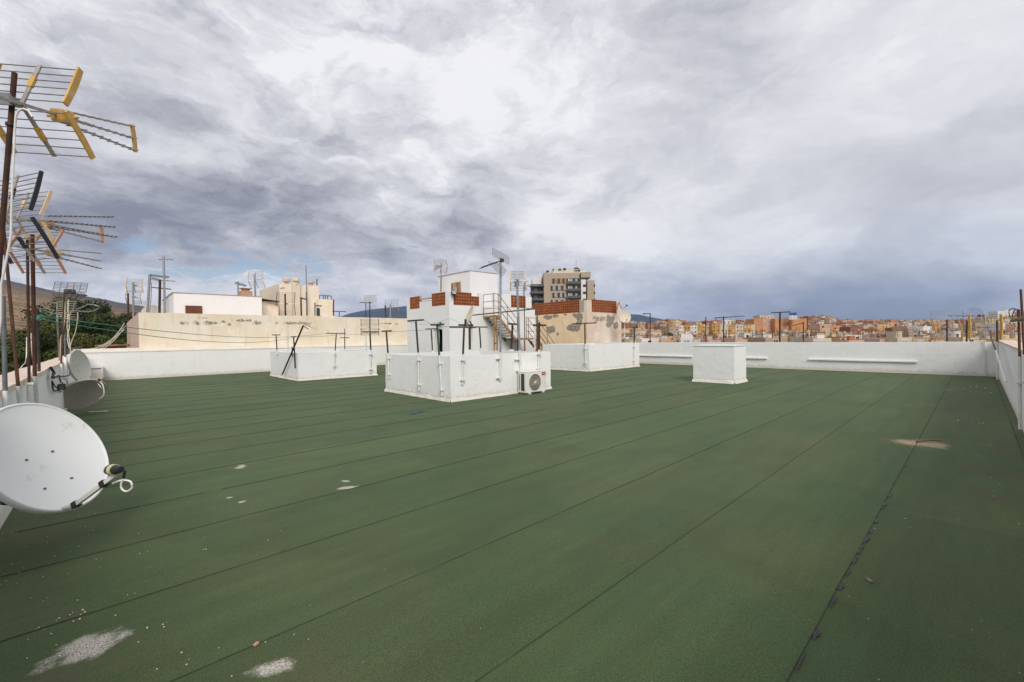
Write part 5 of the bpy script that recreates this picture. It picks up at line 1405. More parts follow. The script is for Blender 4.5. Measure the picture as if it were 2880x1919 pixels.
MB().box(nx0 + .01, XR + 6, NY + .02, yend, -16, NFL - .0).build('roof_slab', 'cap_pink', N1)
# white room on that roof
WY = 33.0
w0 = ony(*z4(490, 376), WY); w1 = ony(*z4(1140, 397), WY)
W = thing('roof_house', 'long white roof room with one dark shuttered window', 'house', (w0.x + 4, WY + 2, NFL))
slab(w0.x, w1.x, WY, WY + 6.5, NFL, w0.z, .7, .012, 73).build('wall', 'white_clean', W)
MB().box(w0.x - .04, w1.x + .04, WY - .03, WY + 6.55, w0.z + .005, w0.z + .05).build('roof_edge', 'beam', W)
a, b = ony(*z4(578, 470), WY), ony(*z4(702, 526), WY)
sh = bpy.data.objects.new('window', None); COL.objects.link(sh); sh.parent = W
MB().box(a.x, b.x, WY - .05, WY - .012, b.z - .15, a.z).build('window_frame', 'rust', sh)
nb = 7
for i in range(nb):
    xx = a.x + (b.x - a.x) * (i + .5) / nb
    MB().box(xx - (b.x - a.x) / nb * .46, xx + (b.x - a.x) / nb * .46, WY - .075, WY - .052, b.z - .15, a.z - .05).build('shutter_board', 'shutter_brown', sh)
# low lean-to between the two roof rooms
l0, l1 = ony(*z4(1145, 418), WY + 1), ony(*z4(1262, 440), WY + 1)
LT = thing('lean_to', 'low cream lean-to with a rusty roof edge between the roof rooms', 'shed', ((l0.x + l1.x) / 2, WY + 2, NFL))
MB().box(w1.x + .02, l1.x, WY + 1, WY + 5, NFL, l1.z - .03).build('wall', 'cream_old', LT)
MB().add([(w1.x, WY + .7, l0.z), (l1.x, WY + .7, l1.z), (l1.x, WY + 5, l1.z + .1), (w1.x, WY + 5, l0.z + .1), (w1.x, WY + .7, l0.z - .08), (l1.x, WY + .7, l1.z - .08)], [(0, 1, 2, 3), (0, 4, 5, 1)]).build('roof_sheet', 'rust', LT)
# cream tower room
TY = 35.0
t0 = ony(*z4(1268, 309), TY); t1 = ony(*z4(1560, 320), TY); t2_ = ony(*z4(1672, 428), TY - .4)
T = thing('roof_house', 'tall cream roof room with three vent pots and a small terrace', 'house', (t0.x + 3, TY + 2, NFL))
M['cream_wall'] = old_render('cream_tower_render', (.80, .71, .58), (.76, .65, .51), [], [])
slab(t0.x, t1.x, TY, TY + 5.5, NFL, t0.z, .7, .012, 74).build('wall', 'cream_wall', T)
slab(t1.x - .2, t2_.x, TY - .4, TY + 4, NFL, t2_.z, .7, .012, 75).build('terrace_wall', 'cream_wall', T)
le = onx(*z4(1235, 320), t0.x)
def pot(px, yt, yb, r_, Y, m='terracotta_pot', col=None):
    a_, b_ = ony(*z4(px, yt), Y), ony(*z4(px, yb), Y); h = a_.z - b_.z
    pt_ = bpy.data.objects.new('vent_pot', None); COL.objects.link(pt_); pt_.parent = T
    MB().tube((b_.x, Y, b_.z - .1), (b_.x, Y, b_.z + h * .42), r_ * .55, n=12).build('pot_neck', m, pt_)
    MB().tube((b_.x, Y, b_.z + h * .40), (b_.x, Y, b_.z + h * .52), r_ * 1.1, n=12).build('pot_collar', m, pt_)
    MB().tube((b_.x, Y, b_.z + h * .52), (b_.x, Y, a_.z), r_ * .95, n=12).build('pot_cap', m, pt_)
M['pot_pink'] = surf('pink_clay', (.62, .47, .38), (.55, .40, .32), 3.0, .6, .9)
M['pot_cream'] = surf('cream_clay', (.70, .62, .50), (.62, .53, .40), 3.0, .6, .9)
pot(1322, 274, 308, .30, TY + 1, 'pot_pink'); pot(1392, 264, 308, .28, TY - .12, 'pot_cream'); pot(1500, 290, 315, .30, TY + 1.5, 'pot_pink')
cxx = ony(*z4(1393, 400), TY - .15).x
MB().box(cxx - .26, cxx + .26, TY - .22, TY - .01, NFL, ony(*z4(1393, 300), TY).z).build('flue', 'pot_cream', T)
ra, rb = ony(*z4(1565, 394), TY - .3), ony(*z4(1652, 400), TY - .3)
for k_ in (0, .33, .5, .68, 1):
    x = ra.x + (rb.x - ra.x) * k_; MB().tube((x, TY - .3, t2_.z - .1), (x, TY - .3, ra.z + (rb.z - ra.z) * k_), .03, n=6).build('rail_post', 'grey_green_pipe', T)
MB().tube(ra, rb, .03, n=6).build('handrail', 'grey_green_pipe', T)
# windows of the tower room
for (x0, x1, y0, y1) in ((1200, 1247, 503, 545), (1535, 1573, 490, 545)):
    a, b = ony(*z4(x0, y0), TY - .45), ony(*z4(x1, y1), TY - .45)
    wd = bpy.data.objects.new('window', None); COL.objects.link(wd); wd.parent = T
    MB().box(a.x, b.x, TY - .47, TY - .405, b.z, a.z).build('window_frame', 'ac_white', wd)
    MB().box(a.x + .06, b.x - .06, TY - .49, TY - .472, b.z, (a.z + b.z) / 2 + .3).build('window_pane', 'glass' if x0 > 1300 else 'glass_pale', wd)
# pencilled scrawl on the wall
mb = MB()
for pts in (((1275, 340), (1279, 349)), ((1284, 338), (1287, 346), (1291, 337)), ((1294, 337), (1293, 344), (1297, 345), (1298, 338)), ((1300, 340), (1306, 336)), ((1303, 338), (1304, 345))):
    mb.path([ony(*z4(*p), TY - .02) for p in pts], .012, 4)
mb.build('wall_scrawl', 'graphite', T)
# terracotta pot on the white room
a_, b_ = ony(*z4(1021, 347), WY + 2), ony(*z4(1021, 392), WY + 2)
t = thing('vent_pot', 'square terracotta vent pot on the long white roof room', 'chimney', (b_.x, WY + 2, w0.z))
MB().box(b_.x - .35, b_.x + .35, WY + 1.65, WY + 2.35, w0.z + .05, b_.z + .25).build('pot_base', 'terracotta_pot', t)
MB().box(b_.x - .22, b_.x + .22, WY + 1.78, WY + 2.22, b_.z + .25, b_.z + .45).build('pot_neck', 'terracotta_pot', t)
MB().box(b_.x - .36, b_.x + .36, WY + 1.64, WY + 2.36, b_.z + .45, a_.z).build('pot_cap', 'terracotta_pot', t)

# aerials on the neighbouring roof
GN = 'aerials on the neighbouring roof'
def nmast(lab, xb, yb, xt, yt, D_, r_, mat='brown_steel'): return mast(lab, [atD(*z4(xb, yb), D_), atD(*z4(xt, yt), D_)], r_, [mat], group=GN)
nmast('brown mast with two yellow-tipped aerials at the edge of the trees', 160, 560, 157, 380, 30, .055, 'rust')
nmast('pale mast with a yellow-tipped aerial before the hills', 196, 560, 194, 300, 29, .055, 'galv')
uhf('aerial with pale yellow tips on the pale mast before the hills', atD(*z4(200, 322), 29), .35, .05, 0, .50, 1.1, .42, .9, .06, 'yellow', None, 6, False, False, 'grid_wire', .06, group=GN, box='orange_plate')
uhf('lower aerial with pale yellow tips on the brown mast', atD(*z4(190, 405), 30), .45, 0, 0, .50, 1.1, .42, .8, .06, 'yellow', None, 6, False, False, 'grid_wire', .06, group=GN, box='orange_plate')
uhf('small yellow aerial half hidden behind the cream wall', atD(*z4(235, 470), 32), .5, 0, 0, .4, 1.1, .35, .7, .06, 'yellow', None, 5, False, False, 'grid_wire', .05, group=GN, box=None)
nmast('thick leaning mast with a black director aerial', 300, 520, 318, 240, 28, .075, 'galv')
nmast('dark mast with a crossbar beside the thick leaning one', 388, 540, 392, 280, 28, .07, 'rust')
nm = nmast('tallest mast on the neighbouring roof with a small top aerial', 428, 540, 419, 108, 28, .060, 'galv')
q = bpy.data.objects[[o.name for o in COL.objects if o.name.startswith('aerial_mast')][-2]]
MB().tube(atD(*z4(330, 336), 27.8), atD(*z4(475, 350), 28.4), .035, n=6).build('crossbar', 'brown_steel', q)
def stick(lab, x0, y0, x1, y1, D_, n_, ln, mat='black_plastic', rr_=.02):
    a, b = atD(*z4(x0, y0), D_), atD(*z4(x1, y1), D_)
    t = thing('tv_aerial', lab, 'aerial', a, GN)
    MB().tube(a, b, rr_, n=6).build('boom', mat, t)
    for i in range(n_):
        p = a.lerp(b, (i + .5) / n_); MB().tube(p - RGT * ln * .6 - UPV * ln * .6, p + RGT * ln * .6 + UPV * ln * .6, rr_ * .7, n=5).build('element', mat, t)
stick('black director aerial on the thick leaning mast', 318, 248, 460, 262, 28, 12, .14)
stick('second black director aerial just below the first', 330, 268, 390, 285, 28, 6, .14)
stick('slim aerial pointing off the dark mast', 392, 284, 505, 291, 28, 3, .05, 'galv_dark')
stick('three-bar aerial at the tip of the tallest mast', 380, 131, 490, 133, 28, 4, .10, 'galv_dark', .016)
nmast('short mast with a black aerial on the long white room', 967, 400, 965, 294, 34, .06, 'galv')
stick('black aerial on the short mast of the white room', 945, 302, 1026, 326, 34, 6, .16, 'black_plastic', .03)
nmast('rust-footed mast with a pale aerial in front of the white room', 1100, 540, 1086, 238, 31, .055, 'galv')
uhf('pale-plated aerial in front of the white room', atD(*z4(1092, 284), 31), .75, .25, 0, .62, 1.2, .52, 1.3, .06, 'cream_plate', None, 7, False, False, 'grid_wire', .05, group=GN, box=None)
nmast('thin lightning rod in front of the cream roof room', 1473, 545, 1465, 172, 33, .030, 'galv_dark')
nmast('thicker foot of the lightning rod', 1473, 545, 1469, 370, 32.9, .06, 'galv_dark')
nmast('brown mast with a gridded aerial before the cream room', 1314, 545, 1312, 385, 31, .055, 'brown_steel')
uhf('tall gridded aerial with dark tips before the cream room', atD(*z4(1312, 455), 31), .55, 0, 0, .85, 1.25, .60, .8, .06, 'brown_steel', None, 10, False, False, 'grid_wire', .06, group=GN, box='black_plastic')
nmast('rusty goalpost mast before the cream room', 1431, 545, 1428, 408, 31, .055, 'rust')
stick('rusty arm bridging the goalpost mast and the lightning rod', 1428, 415, 1470, 424, 31, 2, .05, 'brown_steel', .05)
nmast('mast with a small black aerial before the cream room window', 1532, 545, 1531, 448, 31, .045, 'galv_dark')
stick('small black aerial by the cream room window', 1535, 470, 1580, 474, 31, 7, .10)
nmast('dark mast with a black aerial by the lean-to', 1160, 545, 1160, 430, 32, .055, 'rust')
stick('black aerial stacked above the lean-to roof', 1165, 435, 1225, 445, 32, 8, .16)
nmast('rust-footed post at the far corner of the cream terrace', 1668, 545, 1668, 425, 34, .05, 'rust')
nmast('tiny mast on the cream tower room', 1546, 322, 1546, 275, 36, .04, 'brown_steel')
nmast('dark leaning stick aerial pole before the blue mountain', 2052, 560, 2048, 470, 34, .06, 'brown_steel')
nmast('pale mast before the blue mountain', 2086, 560, 2085, 460, 34, .05, 'galv')
uhf('salmon-tipped aerial before the blue mountain', atD(*z4(2092, 470), 34), .8, .1, 0, .5, 1.1, .5, .8, .06, 'orange_plate', None, 5, False, False, 'grid_wire', .06, group=GN, box=None)
cq = atD(*z4(335, 520), 28.5)
dish('white dish top just showing over the cream wall', cq, (-.2, -.9, .35), .55, .50, 'dish_old', .08)

# ================================================================== land
def az_of(px): return YAW + math.atan((px - PW / 2) / FPX)
def lerp_tab(tab, x):
    if x <= tab[0][0]: return tab[0][1]
    for (a, va), (b, vb) in zip(tab[:-1], tab[1:]):
        if x <= b: return va + (vb - va) * (x - a) / (b - a)
    return tab[-1][1]
def ground_z(x, y):
    r_ = math.hypot(x, y); az = math.degrees(math.atan2(x, y))
    base = -16.0
    sl = lerp_tab(((-60, .0), (-25, .09), (-7, .103), (-2, .085), (2, .066), (5, .058), (9, .05), (16, .0)), az)
    if az < 16 and r_ > 24:
        base = -8.5 * (1 - math.exp(-0)) + 0 if False else -16 + 7.5 * min(1, max(0, (16 - az) / 12)) + sl * min(r_ - 24, 1000) * (1 if r_ < 1200 else max(0, 1 - (r_ - 1200) / 800))
        base += mnoise.noise(Vector((x * .02, y * .02, 0))) * min(3.5, r_ * .02) + mnoise.noise(Vector((x * .004, y * .004, 7))) * min(12, r_ * .012)
    g_ = lerp_tab(((50, 0), (60, .35), (75, .75), (88, 1.15), (110, 1.2), (140, 0)), az)
    base += g_ * .040 * max(0, min(r_, 1100) - 260)
    return base
vs, fs = [], []
NA = 240
radii = [15, 24, 28, 33, 40, 50, 62, 78, 98, 120, 150, 190, 240, 300, 380, 480, 600, 720, 850, 1000, 1200, 1600, 2400, 4000, 7000, 12000]
for r_ in radii:
    for i in range(NA):
        a_ = 2 * math.pi * i / NA; x, y = r_ * math.sin(a_), r_ * math.cos(a_); vs.append((x, y, ground_z(x, y) - (0 if r_ < 3000 else 6)))
for j in range(len(radii) - 1):
    for i in range(NA): fs.append((j * NA + i, (j + 1) * NA + i, (j + 1) * NA + (i + 1) % NA, j * NA + (i + 1) % NA))
fs = [tuple(reversed(f)) for f in fs]
def land_mat():
    mt, nt, b = new_mat('dry_hillside')
    pos = nt.n('ShaderNodeNewGeometry').outputs['Position']
    f = nt.noise(pos, .05, 8.0, .65)
    col = nt.mix(nt.ss(f, .38, .62), C(.23, .155, .10), C(.40, .27, .165))
    sc = nt.noise(nt.vm('ADD', pos, (40, 3, 9)), .22, 8.0, .7)
    col = nt.mix(nt.ss(sc, .50, .58), col, C(.055, .058, .034))
    rk = nt.noise(nt.vm('ADD', pos, (4, 33, 9)), .35, 8.0, .7)
    col = nt.mix(nt.m('MULTIPLY', nt.ss(rk, .60, .68), .7), col, C(.44, .36, .29))
    x, y = (nt.n('ShaderNodeSeparateXYZ', Vector=pos).outputs[i] for i in (0, 1))
    far = nt.ss(nt.vm('LENGTH', pos), 380, 820)
    col = nt.mix(nt.m('MULTIPLY', far, .85), col, nt.mix(nt.ss(nt.noise(pos, .012, 8.0, .7), .42, .60), C(.125, .10, .085), C(.19, .135, .10)))
    nt.put(b.inputs['Base Color'], col); b.inputs['Roughness'].default_value = .95; b.inputs['Specular IOR Level'].default_value = .1
    bp = nt.n('ShaderNodeBump', Strength=1.0, Distance=.8); nt.put(bp.inputs['Height'], nt.noise(pos, .5, 8.0, .7)); nt.put(b.inputs['Normal'], bp.outputs[0])
    return mt
M['land'] = land_mat()
gr = MB().add(vs, fs, 0, True).build('ground', 'land', kind='structure')

def ridge(name, prof, D_, depth, zb, mat, seed):
    """a mountain range with crest heights measured from the photograph: (x, y) crest points at forward distance D_"""
    vs, fs = [], []; NX, NR = 90, 12
    x0, x1 = prof[0][0], prof[-1][0]
    for i in range(NX + 1):
        px = x0 + (x1 - x0) * i / NX; py = lerp_tab(prof, px)
        crest = atD(px, py, D_); out = Vector((crest.x, crest.y, 0)).normalized()
        for j in range(-NR, NR + 1):
            k_ = abs(j) / NR; p = crest + out * (j / NR * depth)
            h = (crest.z - zb) * (1 - k_) ** 1.25
            w = mnoise.fractal(Vector((p.x / depth * 3.5, p.y / depth * 3.5, seed)), 1.0, 2.0, 5)
            vs.append((p.x, p.y, zb + h * (1 + .28 * w * min(1, k_ * 3)) + (crest.z - zb) * .02 * w))
    m_ = 2 * NR + 1
    for i in range(NX):
        for j in range(m_ - 1): fs.append((i * m_ + j, (i + 1) * m_ + j, (i + 1) * m_ + j + 1, i * m_ + j + 1))
    return MB().add(vs, fs, 0, True).build(name, mat, kind='structure')
M['far_mountain'] = surf('wooded_far_mountain', (.022, .028, .026), (.035, .036, .030), .002, .8, .95)
M['mountain'] = surf('scrub_mountain', (.085, .072, .062), (.13, .10, .08), .004, .8, .95, bump=0)
ridge('mountain', [(880, 925), (940, 897), (985, 882), (1040, 871), (1090, 866), (1143, 861), (1250, 850), (1380, 868), (1480, 880), (1600, 890), (1720, 885), (1775, 884), (1800, 885), (1830, 892), (1860, 898), (1900, 905), (1960, 915), (2060, 935)], 7000, 1900, -20, 'far_mountain', 3)
ridge('mountain', [(-500, 820), (-300, 790), (-60, 776), (10, 786), (60, 797), (120, 812), (200, 826), (260, 836), (300, 842), (330, 850), (400, 862), (470, 880), (560, 905), (700, 940)], 1400, 500, -15, 'mountain', 8)

# ------------------------------------------------------------------ trees on the slope
def leaf_mat(name, c0, c1):
    mt, nt, b = new_mat(name)
    pos = nt.n('ShaderNodeNewGeometry').outputs['Position']
    f = nt.noise(pos, .9, 5.0, .6)
    oi = nt.n('ShaderNodeNewGeometry').outputs['Random Per Island']
    col = nt.mix(nt.ss(f, .35, .65), C(*c0), C(*c1))
    hs = nt.n('ShaderNodeHueSaturation', Color=col); nt.put(hs.inputs['Value'], nt.ss(oi, 0, 1, .55, 1.35)); nt.put(hs.inputs['Hue'], nt.ss(oi, 0, 1, .485, .515))
    nt.put(b.inputs['Base Color'], hs.outputs[0]); b.inputs['Roughness'].default_value = .7; b.inputs['Specular IOR Level'].default_value = .2
    return mt
M['leaf_dark'] = leaf_mat('dark_evergreen_leaf', (.026, .044, .014), (.055, .072, .020))
M['leaf_mid'] = leaf_mat('mid_green_leaf', (.045, .078, .016), (.09, .11, .024))
M['leaf_olive'] = leaf_mat('olive_yellow_leaf', (.065, .075, .018), (.12, .105, .028))
M['bark'] = surf('grey_brown_bark', (.09, .065, .045), (.15, .115, .085), 3.0, .8, .9)
def tree(label, c, rx, rz, leaf, n, size, seed, clumps=11, group='trees on the slope beyond the left parapet', base=None):
    c = Vector(c); rnd = random.Random(seed)
    gz = base if base is not None else ground_z(c.x, c.y) - .3
    t = thing('tree', label, 'tree', (c.x, c.y, gz), group)
    cl = []
    for i in range(clumps):
        a_ = rnd.uniform(0, 6.283); k_ = rnd.uniform(.15, .78) ** .7; zz = rnd.uniform(-.75, .85)
        s_ = math.sqrt(max(0, 1 - zz * zz * .8))
        cl.append((c + Vector((math.cos(a_) * rx * k_ * s_, math.sin(a_) * rx * k_ * s_, zz * rz * .72)), rnd.uniform(.28, .46) * min(rx, rz * 1.2)))
    mb = MB()
    low = Vector((c.x, c.y, c.z - rz * .75)); fork = Vector((c.x + rnd.uniform(-.2, .2), c.y, gz + (low.z - gz) * .55))
    mb.tube((c.x, c.y, gz), fork, rx * .075, rx * .055, n=8); mb.tube(fork, c, rx * .055, rx * .02, n=8)
    for p, r_ in cl: mb.path([fork, fork.lerp(p, .5) + Vector((0, 0, -.1 * rz)), p], rx * .016, 5)
    mb.build('trunk', 'bark', t)
    vs, fs = [], []
    for i in range(n):
        p, r_ = cl[rnd.randrange(clumps)]
        d_ = Vector((rnd.gauss(0, 1), rnd.gauss(0, 1), rnd.gauss(0, 1))).normalized()
        q = p + Vector((d_.x, d_.y, d_.z * .75)) * (r_ * (rnd.random() ** .33) * rnd.choice((1, 1, 1, 1.22)))
        nrm = (d_ + Vector((rnd.gauss(0, .5), rnd.gauss(0, .5), rnd.gauss(0, .5) + .4))).normalized()
        a_ = nrm.orthogonal().normalized(); b_ = nrm.cross(a_); th_ = rnd.uniform(0, 6.28)
        a_, b_ = a_ * math.cos(th_) + b_ * math.sin(th_), b_ * math.cos(th_) - a_ * math.sin(th_)
        s_ = size * rnd.uniform(.6, 1.4); o = len(vs)
        vs += [q - a_ * s_, q - b_ * s_ * .45 + nrm * s_ * .15, q + a_ * s_, q + b_ * s_ * .45 + nrm * s_ * .15]; fs.append((o, o + 1, o + 2, o + 3))
    MB().add(vs, fs).build('crown', leaf, t)
    return t
tree('broad dark evergreen tree rising above the others on the slope', atD(205, 905, 40), 3.6, 2.5, 'leaf_dark', 7000, .15, 1, 16)
tree('round dark green tree by the end of the cream wall', atD(325, 925, 36), 2.3, 1.9, 'leaf_dark', 5000, .13, 2, 12)
tree('mid green tree close behind the rusty masts', atD(140, 985, 26), 2.2, 2.0, 'leaf_olive', 5000, .10, 3, 13)
tree('dark tree at the foot of the slope behind the grey post', atD(40, 990, 24), 2.6, 1.7, 'leaf_dark', 5000, .10, 4, 13)
tree('yellow-green bush beside the slim rusty mast', atD(132, 915, 33), 1.1, 1.0, 'leaf_olive', 2000, .10, 5, 8)
tree('dark bushy tree in the hollow below the cream wall', atD(262, 985, 33), 2.2, 1.6, 'leaf_mid', 4000, .12, 6, 12)
tree('deep green tree low behind the parapet', atD(110, 1055, 21), 2.2, 1.6, 'leaf_mid', 4500, .09, 7, 12)
tree('dark scrubby tree filling the gap under the broad evergreen', atD(190, 960, 37), 2.6, 1.7, 'leaf_dark', 5000, .13, 8, 13)
tree('low green tree at the outer edge of the roof', atD(-60, 1040, 19), 2.2, 1.6, 'leaf_mid', 3000, .10, 9, 11)
tree('small green tree between the orange flats and the parapet', atD(1880, 954, 190), 5.0, 3.2, 'leaf_mid', 2500, .32, 10, 10, 'trees among the city houses')
tree('bushy dark green tree between the brown flats and the parapet', atD(1925, 956, 180), 4.6, 2.8, 'leaf_mid', 2500, .32, 11, 10, 'trees among the city houses')
tree('leafy green tree behind a white pipe beyond the parapet', atD(1845, 956, 200), 4.0, 2.4, 'leaf_olive', 2000, .32, 12, 10, 'trees among the city houses')
tree('dark tree standing before the ochre flats', atD(1995, 958, 170), 3.2, 2.0, 'leaf_dark', 1800, .30, 13, 9, 'trees among the city houses')

# ================================================================== the city
def paint(name, c, k=.12): return surf(name, c, tuple(v * (1 - k * 1.6) for v in c), .25, .8, .9, dirt=tuple(v * .62 for v in c), dscale=.12, dlim=(.60, .75))
PAL = {'white': (.72, .69, .65), 'cream': (.62, .52, .38), 'ochre': (.50, .27, .07), 'orange': (.58, .27, .12), 'terracotta': (.40, .17, .09), 'brick red': (.30, .12, .075),
       'peach': (.60, .38, .24), 'grey brown': (.30, .24, .19), 'pale grey': (.46, .44, .42), 'tan': (.45, .33, .21), 'yellow': (.62, .46, .19), 'pink': (.58, .36, .29)}
for k_, v in PAL.items(): M['city_' + k_] = paint('city_' + k_.replace(' ', '_') + '_render', v)
M['city_roof'] = surf('city_roof_deck', (.34, .28, .23), (.44, .38, .32), .3, .8, .9)
M['blue_tank'] = surf('blue_tank_plastic', (.03, .12, .34), None)
def win_mesh(nm, w, h, pane, frame_='ac_white', sill=True):
    mb = MB(); mb.box(-w / 2, w / 2, -.05, .02, -h / 2, h / 2, 0); mb.box(-w / 2 + .1, -.04, -.07, -.051, -h / 2 + .1, h / 2 - .1, 1); mb.box(.04, w / 2 - .1, -.07, -.051, -h / 2 + .1, h / 2 - .1, 1)
    if sill: mb.box(-w / 2 - .1, w / 2 + .1, -.16, .02, -h / 2 - .12, -h / 2 - .004, 0)
    o = mb.build(nm, [frame_, pane]); d_ = o.data; bpy.data.objects.remove(o); return d_
WIN = [win_mesh('window', 1.3, 1.3, 'glass'), win_mesh('window', 1.6, 1.2, 'glass_pale'), win_mesh('window', 1.0, 1.1, 'glass', 'shutter_brown'), win_mesh('window', 2.2, 1.9, 'glass', 'pot_cream')]


def block(label, px0, px1, ytop, D_, col, depth=10, turn=0.0, floors=None, win='single', wcols=None, roof_room=True, group=None, bands=None, parts=None, seed=0, fh=2.9, top_gap=1.0):
    """a city building: front width and roof line measured, standing on the ground below"""
    rnd = random.Random(seed + int(px0 * 7))
    c0, c1 = atD(px0, ytop, D_), atD(px1, ytop, D_); c = (c0 + c1) / 2
    zt = c.z; gz = min(ground_z(c.x, c.y), ground_z(c0.x, c0.y), ground_z(c1.x, c1.y)) - .5
    wdt = (c1 - c0).length
    t = thing('city_building', label, 'building', (c.x, c.y, gz), group)
    fw = Vector((FWD.x, FWD.y, 0)).normalized(); rot = math.atan2(-fw.x, fw.y) + turn     # local -y faces the roof terrace
    t.rotation_euler = (0, 0, rot)
    H_ = zt - gz
    def part(mb, nm, m_, kind=None):
        o = mb.build(nm, m_, None, kind); o.parent = t; return o
    hw = wdt / 2
    part(MB().box(-hw, hw, 0, depth, 0, H_ - .35), 'wall', 'city_' + col)
    mb = MB(); e_ = .25
    mb.box(-hw - .03, hw + .03, -.04, e_, H_ - .8, H_); mb.box(-hw - .03, hw + .03, depth - e_, depth + .03, H_ - .8, H_)
    mb.box(-hw - .03, -hw + e_, e_, depth - e_, H_ - .8, H_); mb.box(hw - e_, hw + .03, e_, depth - e_, H_ - .8, H_)
    part(mb, 'roof_parapet', 'city_' + col if not bands else 'city_' + bands)
    if roof_room:
        for i in range(rnd.choice((1, 1, 2))):
            ww = min(wdt * .4, rnd.uniform(1.8, 3.6)); xx = rnd.uniform(-hw + ww / 2, hw - ww / 2) if hw > ww / 2 else 0; hh = rnd.uniform(.5, 1.7)
            rc = rnd.choice((col, col, 'cream', 'white', 'tan'))
            mr = MB().box(xx - ww / 2, xx + ww / 2, depth * .3, depth * .3 + 3, H_ - .5, H_ + hh)
            mr.box(xx - ww * .25, xx + ww * .1, depth * .3 - .05, depth * .3 + .02, H_ - .2, H_ + hh * .6, 1); mr.box(xx - ww * .55, xx + ww * .55, depth * .3 - .15, depth * .3 + 3.1, H_ + hh + .004, H_ + hh + .14, 2)
            part(mr, 'roof_room', ['city_' + rc, rnd.choice(('glass', 'shutter_brown', 'glass_pale')), rnd.choice(('city_' + rc, 'city_roof', 'city_terracotta'))])
    mr = MB()
    for i in range(rnd.randint(2, 6) if D_ > 240 else rnd.randint(10, 18)):                                   # rooftop poles, lines and pots
        xx, yy = rnd.uniform(-hw + .4, hw - .4), rnd.uniform(.5, depth - .5); k_ = rnd.random(); sc = D_ / 250
        if k_ < .5: mr.tube((xx, yy, H_ - .4), (xx, yy, H_ + rnd.uniform(.8, 2.6)), .035 + .03 * sc, n=4, mi=1); mr.box(xx - .5, xx + .5, yy - .03, yy + .03, H_ + .6, H_ + .68, 1)
        else:
            w_ = rnd.uniform(.25, .9); mr.box(xx - w_, xx + w_, yy - .4, yy + .4, H_ - .4, H_ + rnd.uniform(.2, 1.1), rnd.choice((0, 0, 2, 3)))
    part(mr, 'roof_fittings', ['city_' + rnd.choice((col, 'white', 'cream')), 'brown_steel', 'city_pale grey', rnd.choice(('city_terracotta', 'city_tan', 'city_grey brown'))], 'stuff')
    nf = floors or max(1, min(6, int((H_ - .5) / fh)))
    if bands:
        for f_ in range(nf):
            zz = H_ - .9 - fh * (f_ + 1) + fh * .62
            if zz < .4: break
            part(MB().box(-hw - .06, hw + .06, -.07, .1, zz - fh * .62 - .1, zz - fh * .28), 'facade_band', 'city_' + bands)
    nc_ = wcols or max(1, int(wdt / 3.2))
    single = win == 'single'
    mb = MB()
    for f_ in range(nf):
        zz = H_ - top_gap - fh * (f_ + .5)
        if zz < 1: break
        for i in range(nc_):
            if rnd.random() < .10: continue
            xx = -hw + wdt * (i + .5) / nc_ + rnd.uniform(-.15, .15)
            if single:
                o = bpy.data.objects.new('window', WIN[rnd.choice((0, 0, 1, 2)) if col != 'white' else rnd.choice((0, 1))]); COL.objects.link(o); o.parent = t; o.location = (xx, -.012, zz)
            else:
                w_ = rnd.uniform(.9, 1.9) / 2; h_ = rnd.uniform(.9, 1.5) / 2
                mb.box(xx - w_, xx + w_, -.05, .02, zz - h_, zz + h_, rnd.choice((0, 0, 1)))
                if rnd.random() < .35: mb.box(xx - w_ - .5, xx + w_ + .5, -.9, -.06, zz - h_ - .9, zz - h_ - .1, 2)
    if not single and mb.v: part(mb, 'windows', ['glass', 'glass_pale', 'city_' + rnd.choice((col, 'white', 'cream'))], 'stuff')
    return t

# --- the tall modern block
def z6b(x, y): return 1480 + x / 10.695, 740 + y / 10.695
TD = 185.0
def tb(x, y, dd=0): return atD(*z6b(x, y), TD + dd)
c_ = tb(520, 310); TB = thing('apartment_tower', 'tall beige apartment tower with dark balconies and rooftop vents', 'building', (c_.x, c_.y, -16))
M['tower_beige'] = surf('beige_stone_cladding', (.42, .34, .26), (.37, .295, .225), 1.5, .6, .85)
M['tower_cream'] = surf('cream_stone_cladding', (.66, .59, .49), (.58, .51, .41), .6, .6, .85)
M['tower_white'] = surf('tower_white_render', (.72, .70, .67), (.66, .64, .60), .6, .6, .85)
M['tower_tan'] = surf('tan_window_panel', (.30, .20, .11), (.36, .27, .17), .6, .6, .85)
M['tower_grey'] = surf('dark_grey_balcony', (.085, .095, .095), (.12, .13, .13), .8, .6, .7)
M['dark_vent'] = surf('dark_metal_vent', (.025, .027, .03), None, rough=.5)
hf = Vector((FWD.x, FWD.y, 0)).normalized(); hr = Vector((hf.y, -hf.x, 0))
def tbox(nm, m_, x0, x1, y0, y1, d0, d1, parent=TB):
    """facade rectangle measured in the photograph, from depth d0 to d1 metres behind the facade plane"""
    a, b = tb(x0, y0), tb(x1, y1)
    c = (a + b) / 2; c -= hf * ((c - EYE).dot(hf) - TD); wd = abs((b - a).dot(hr)) / 2; hh = abs(a.z - b.z) / 2
    mb = MB(); mb.obox(c + hf * ((d0 + d1) / 2), (hr, hf, (0, 0, 1)), (wd, (d1 - d0) / 2, hh))
    return mb.build(nm, m_, parent)
YB = 3600
tbox('wall', 'tower_beige', 520, 1640, 310, YB, 0, 14)
tbox('wall', 'tower_white', 195, 519, 410, YB, 4, 14)
tbox('wall', 'tower_beige', 1640.5, 1935, 282, 440, -.4, 10)
tbox('wall', 'tower_white', 1641, 1829, 441, YB, -.3, 10)
tbox('wall', 'tower_beige', 1830, 2095, 530, YB, -.2, 10)
tbox('roof_room', 'tower_cream', 805, 1660, 195, 309, 2, 9)
tbox('roof_room', 'tower_white', 1661, 1880, 215, 281, 2, 7)
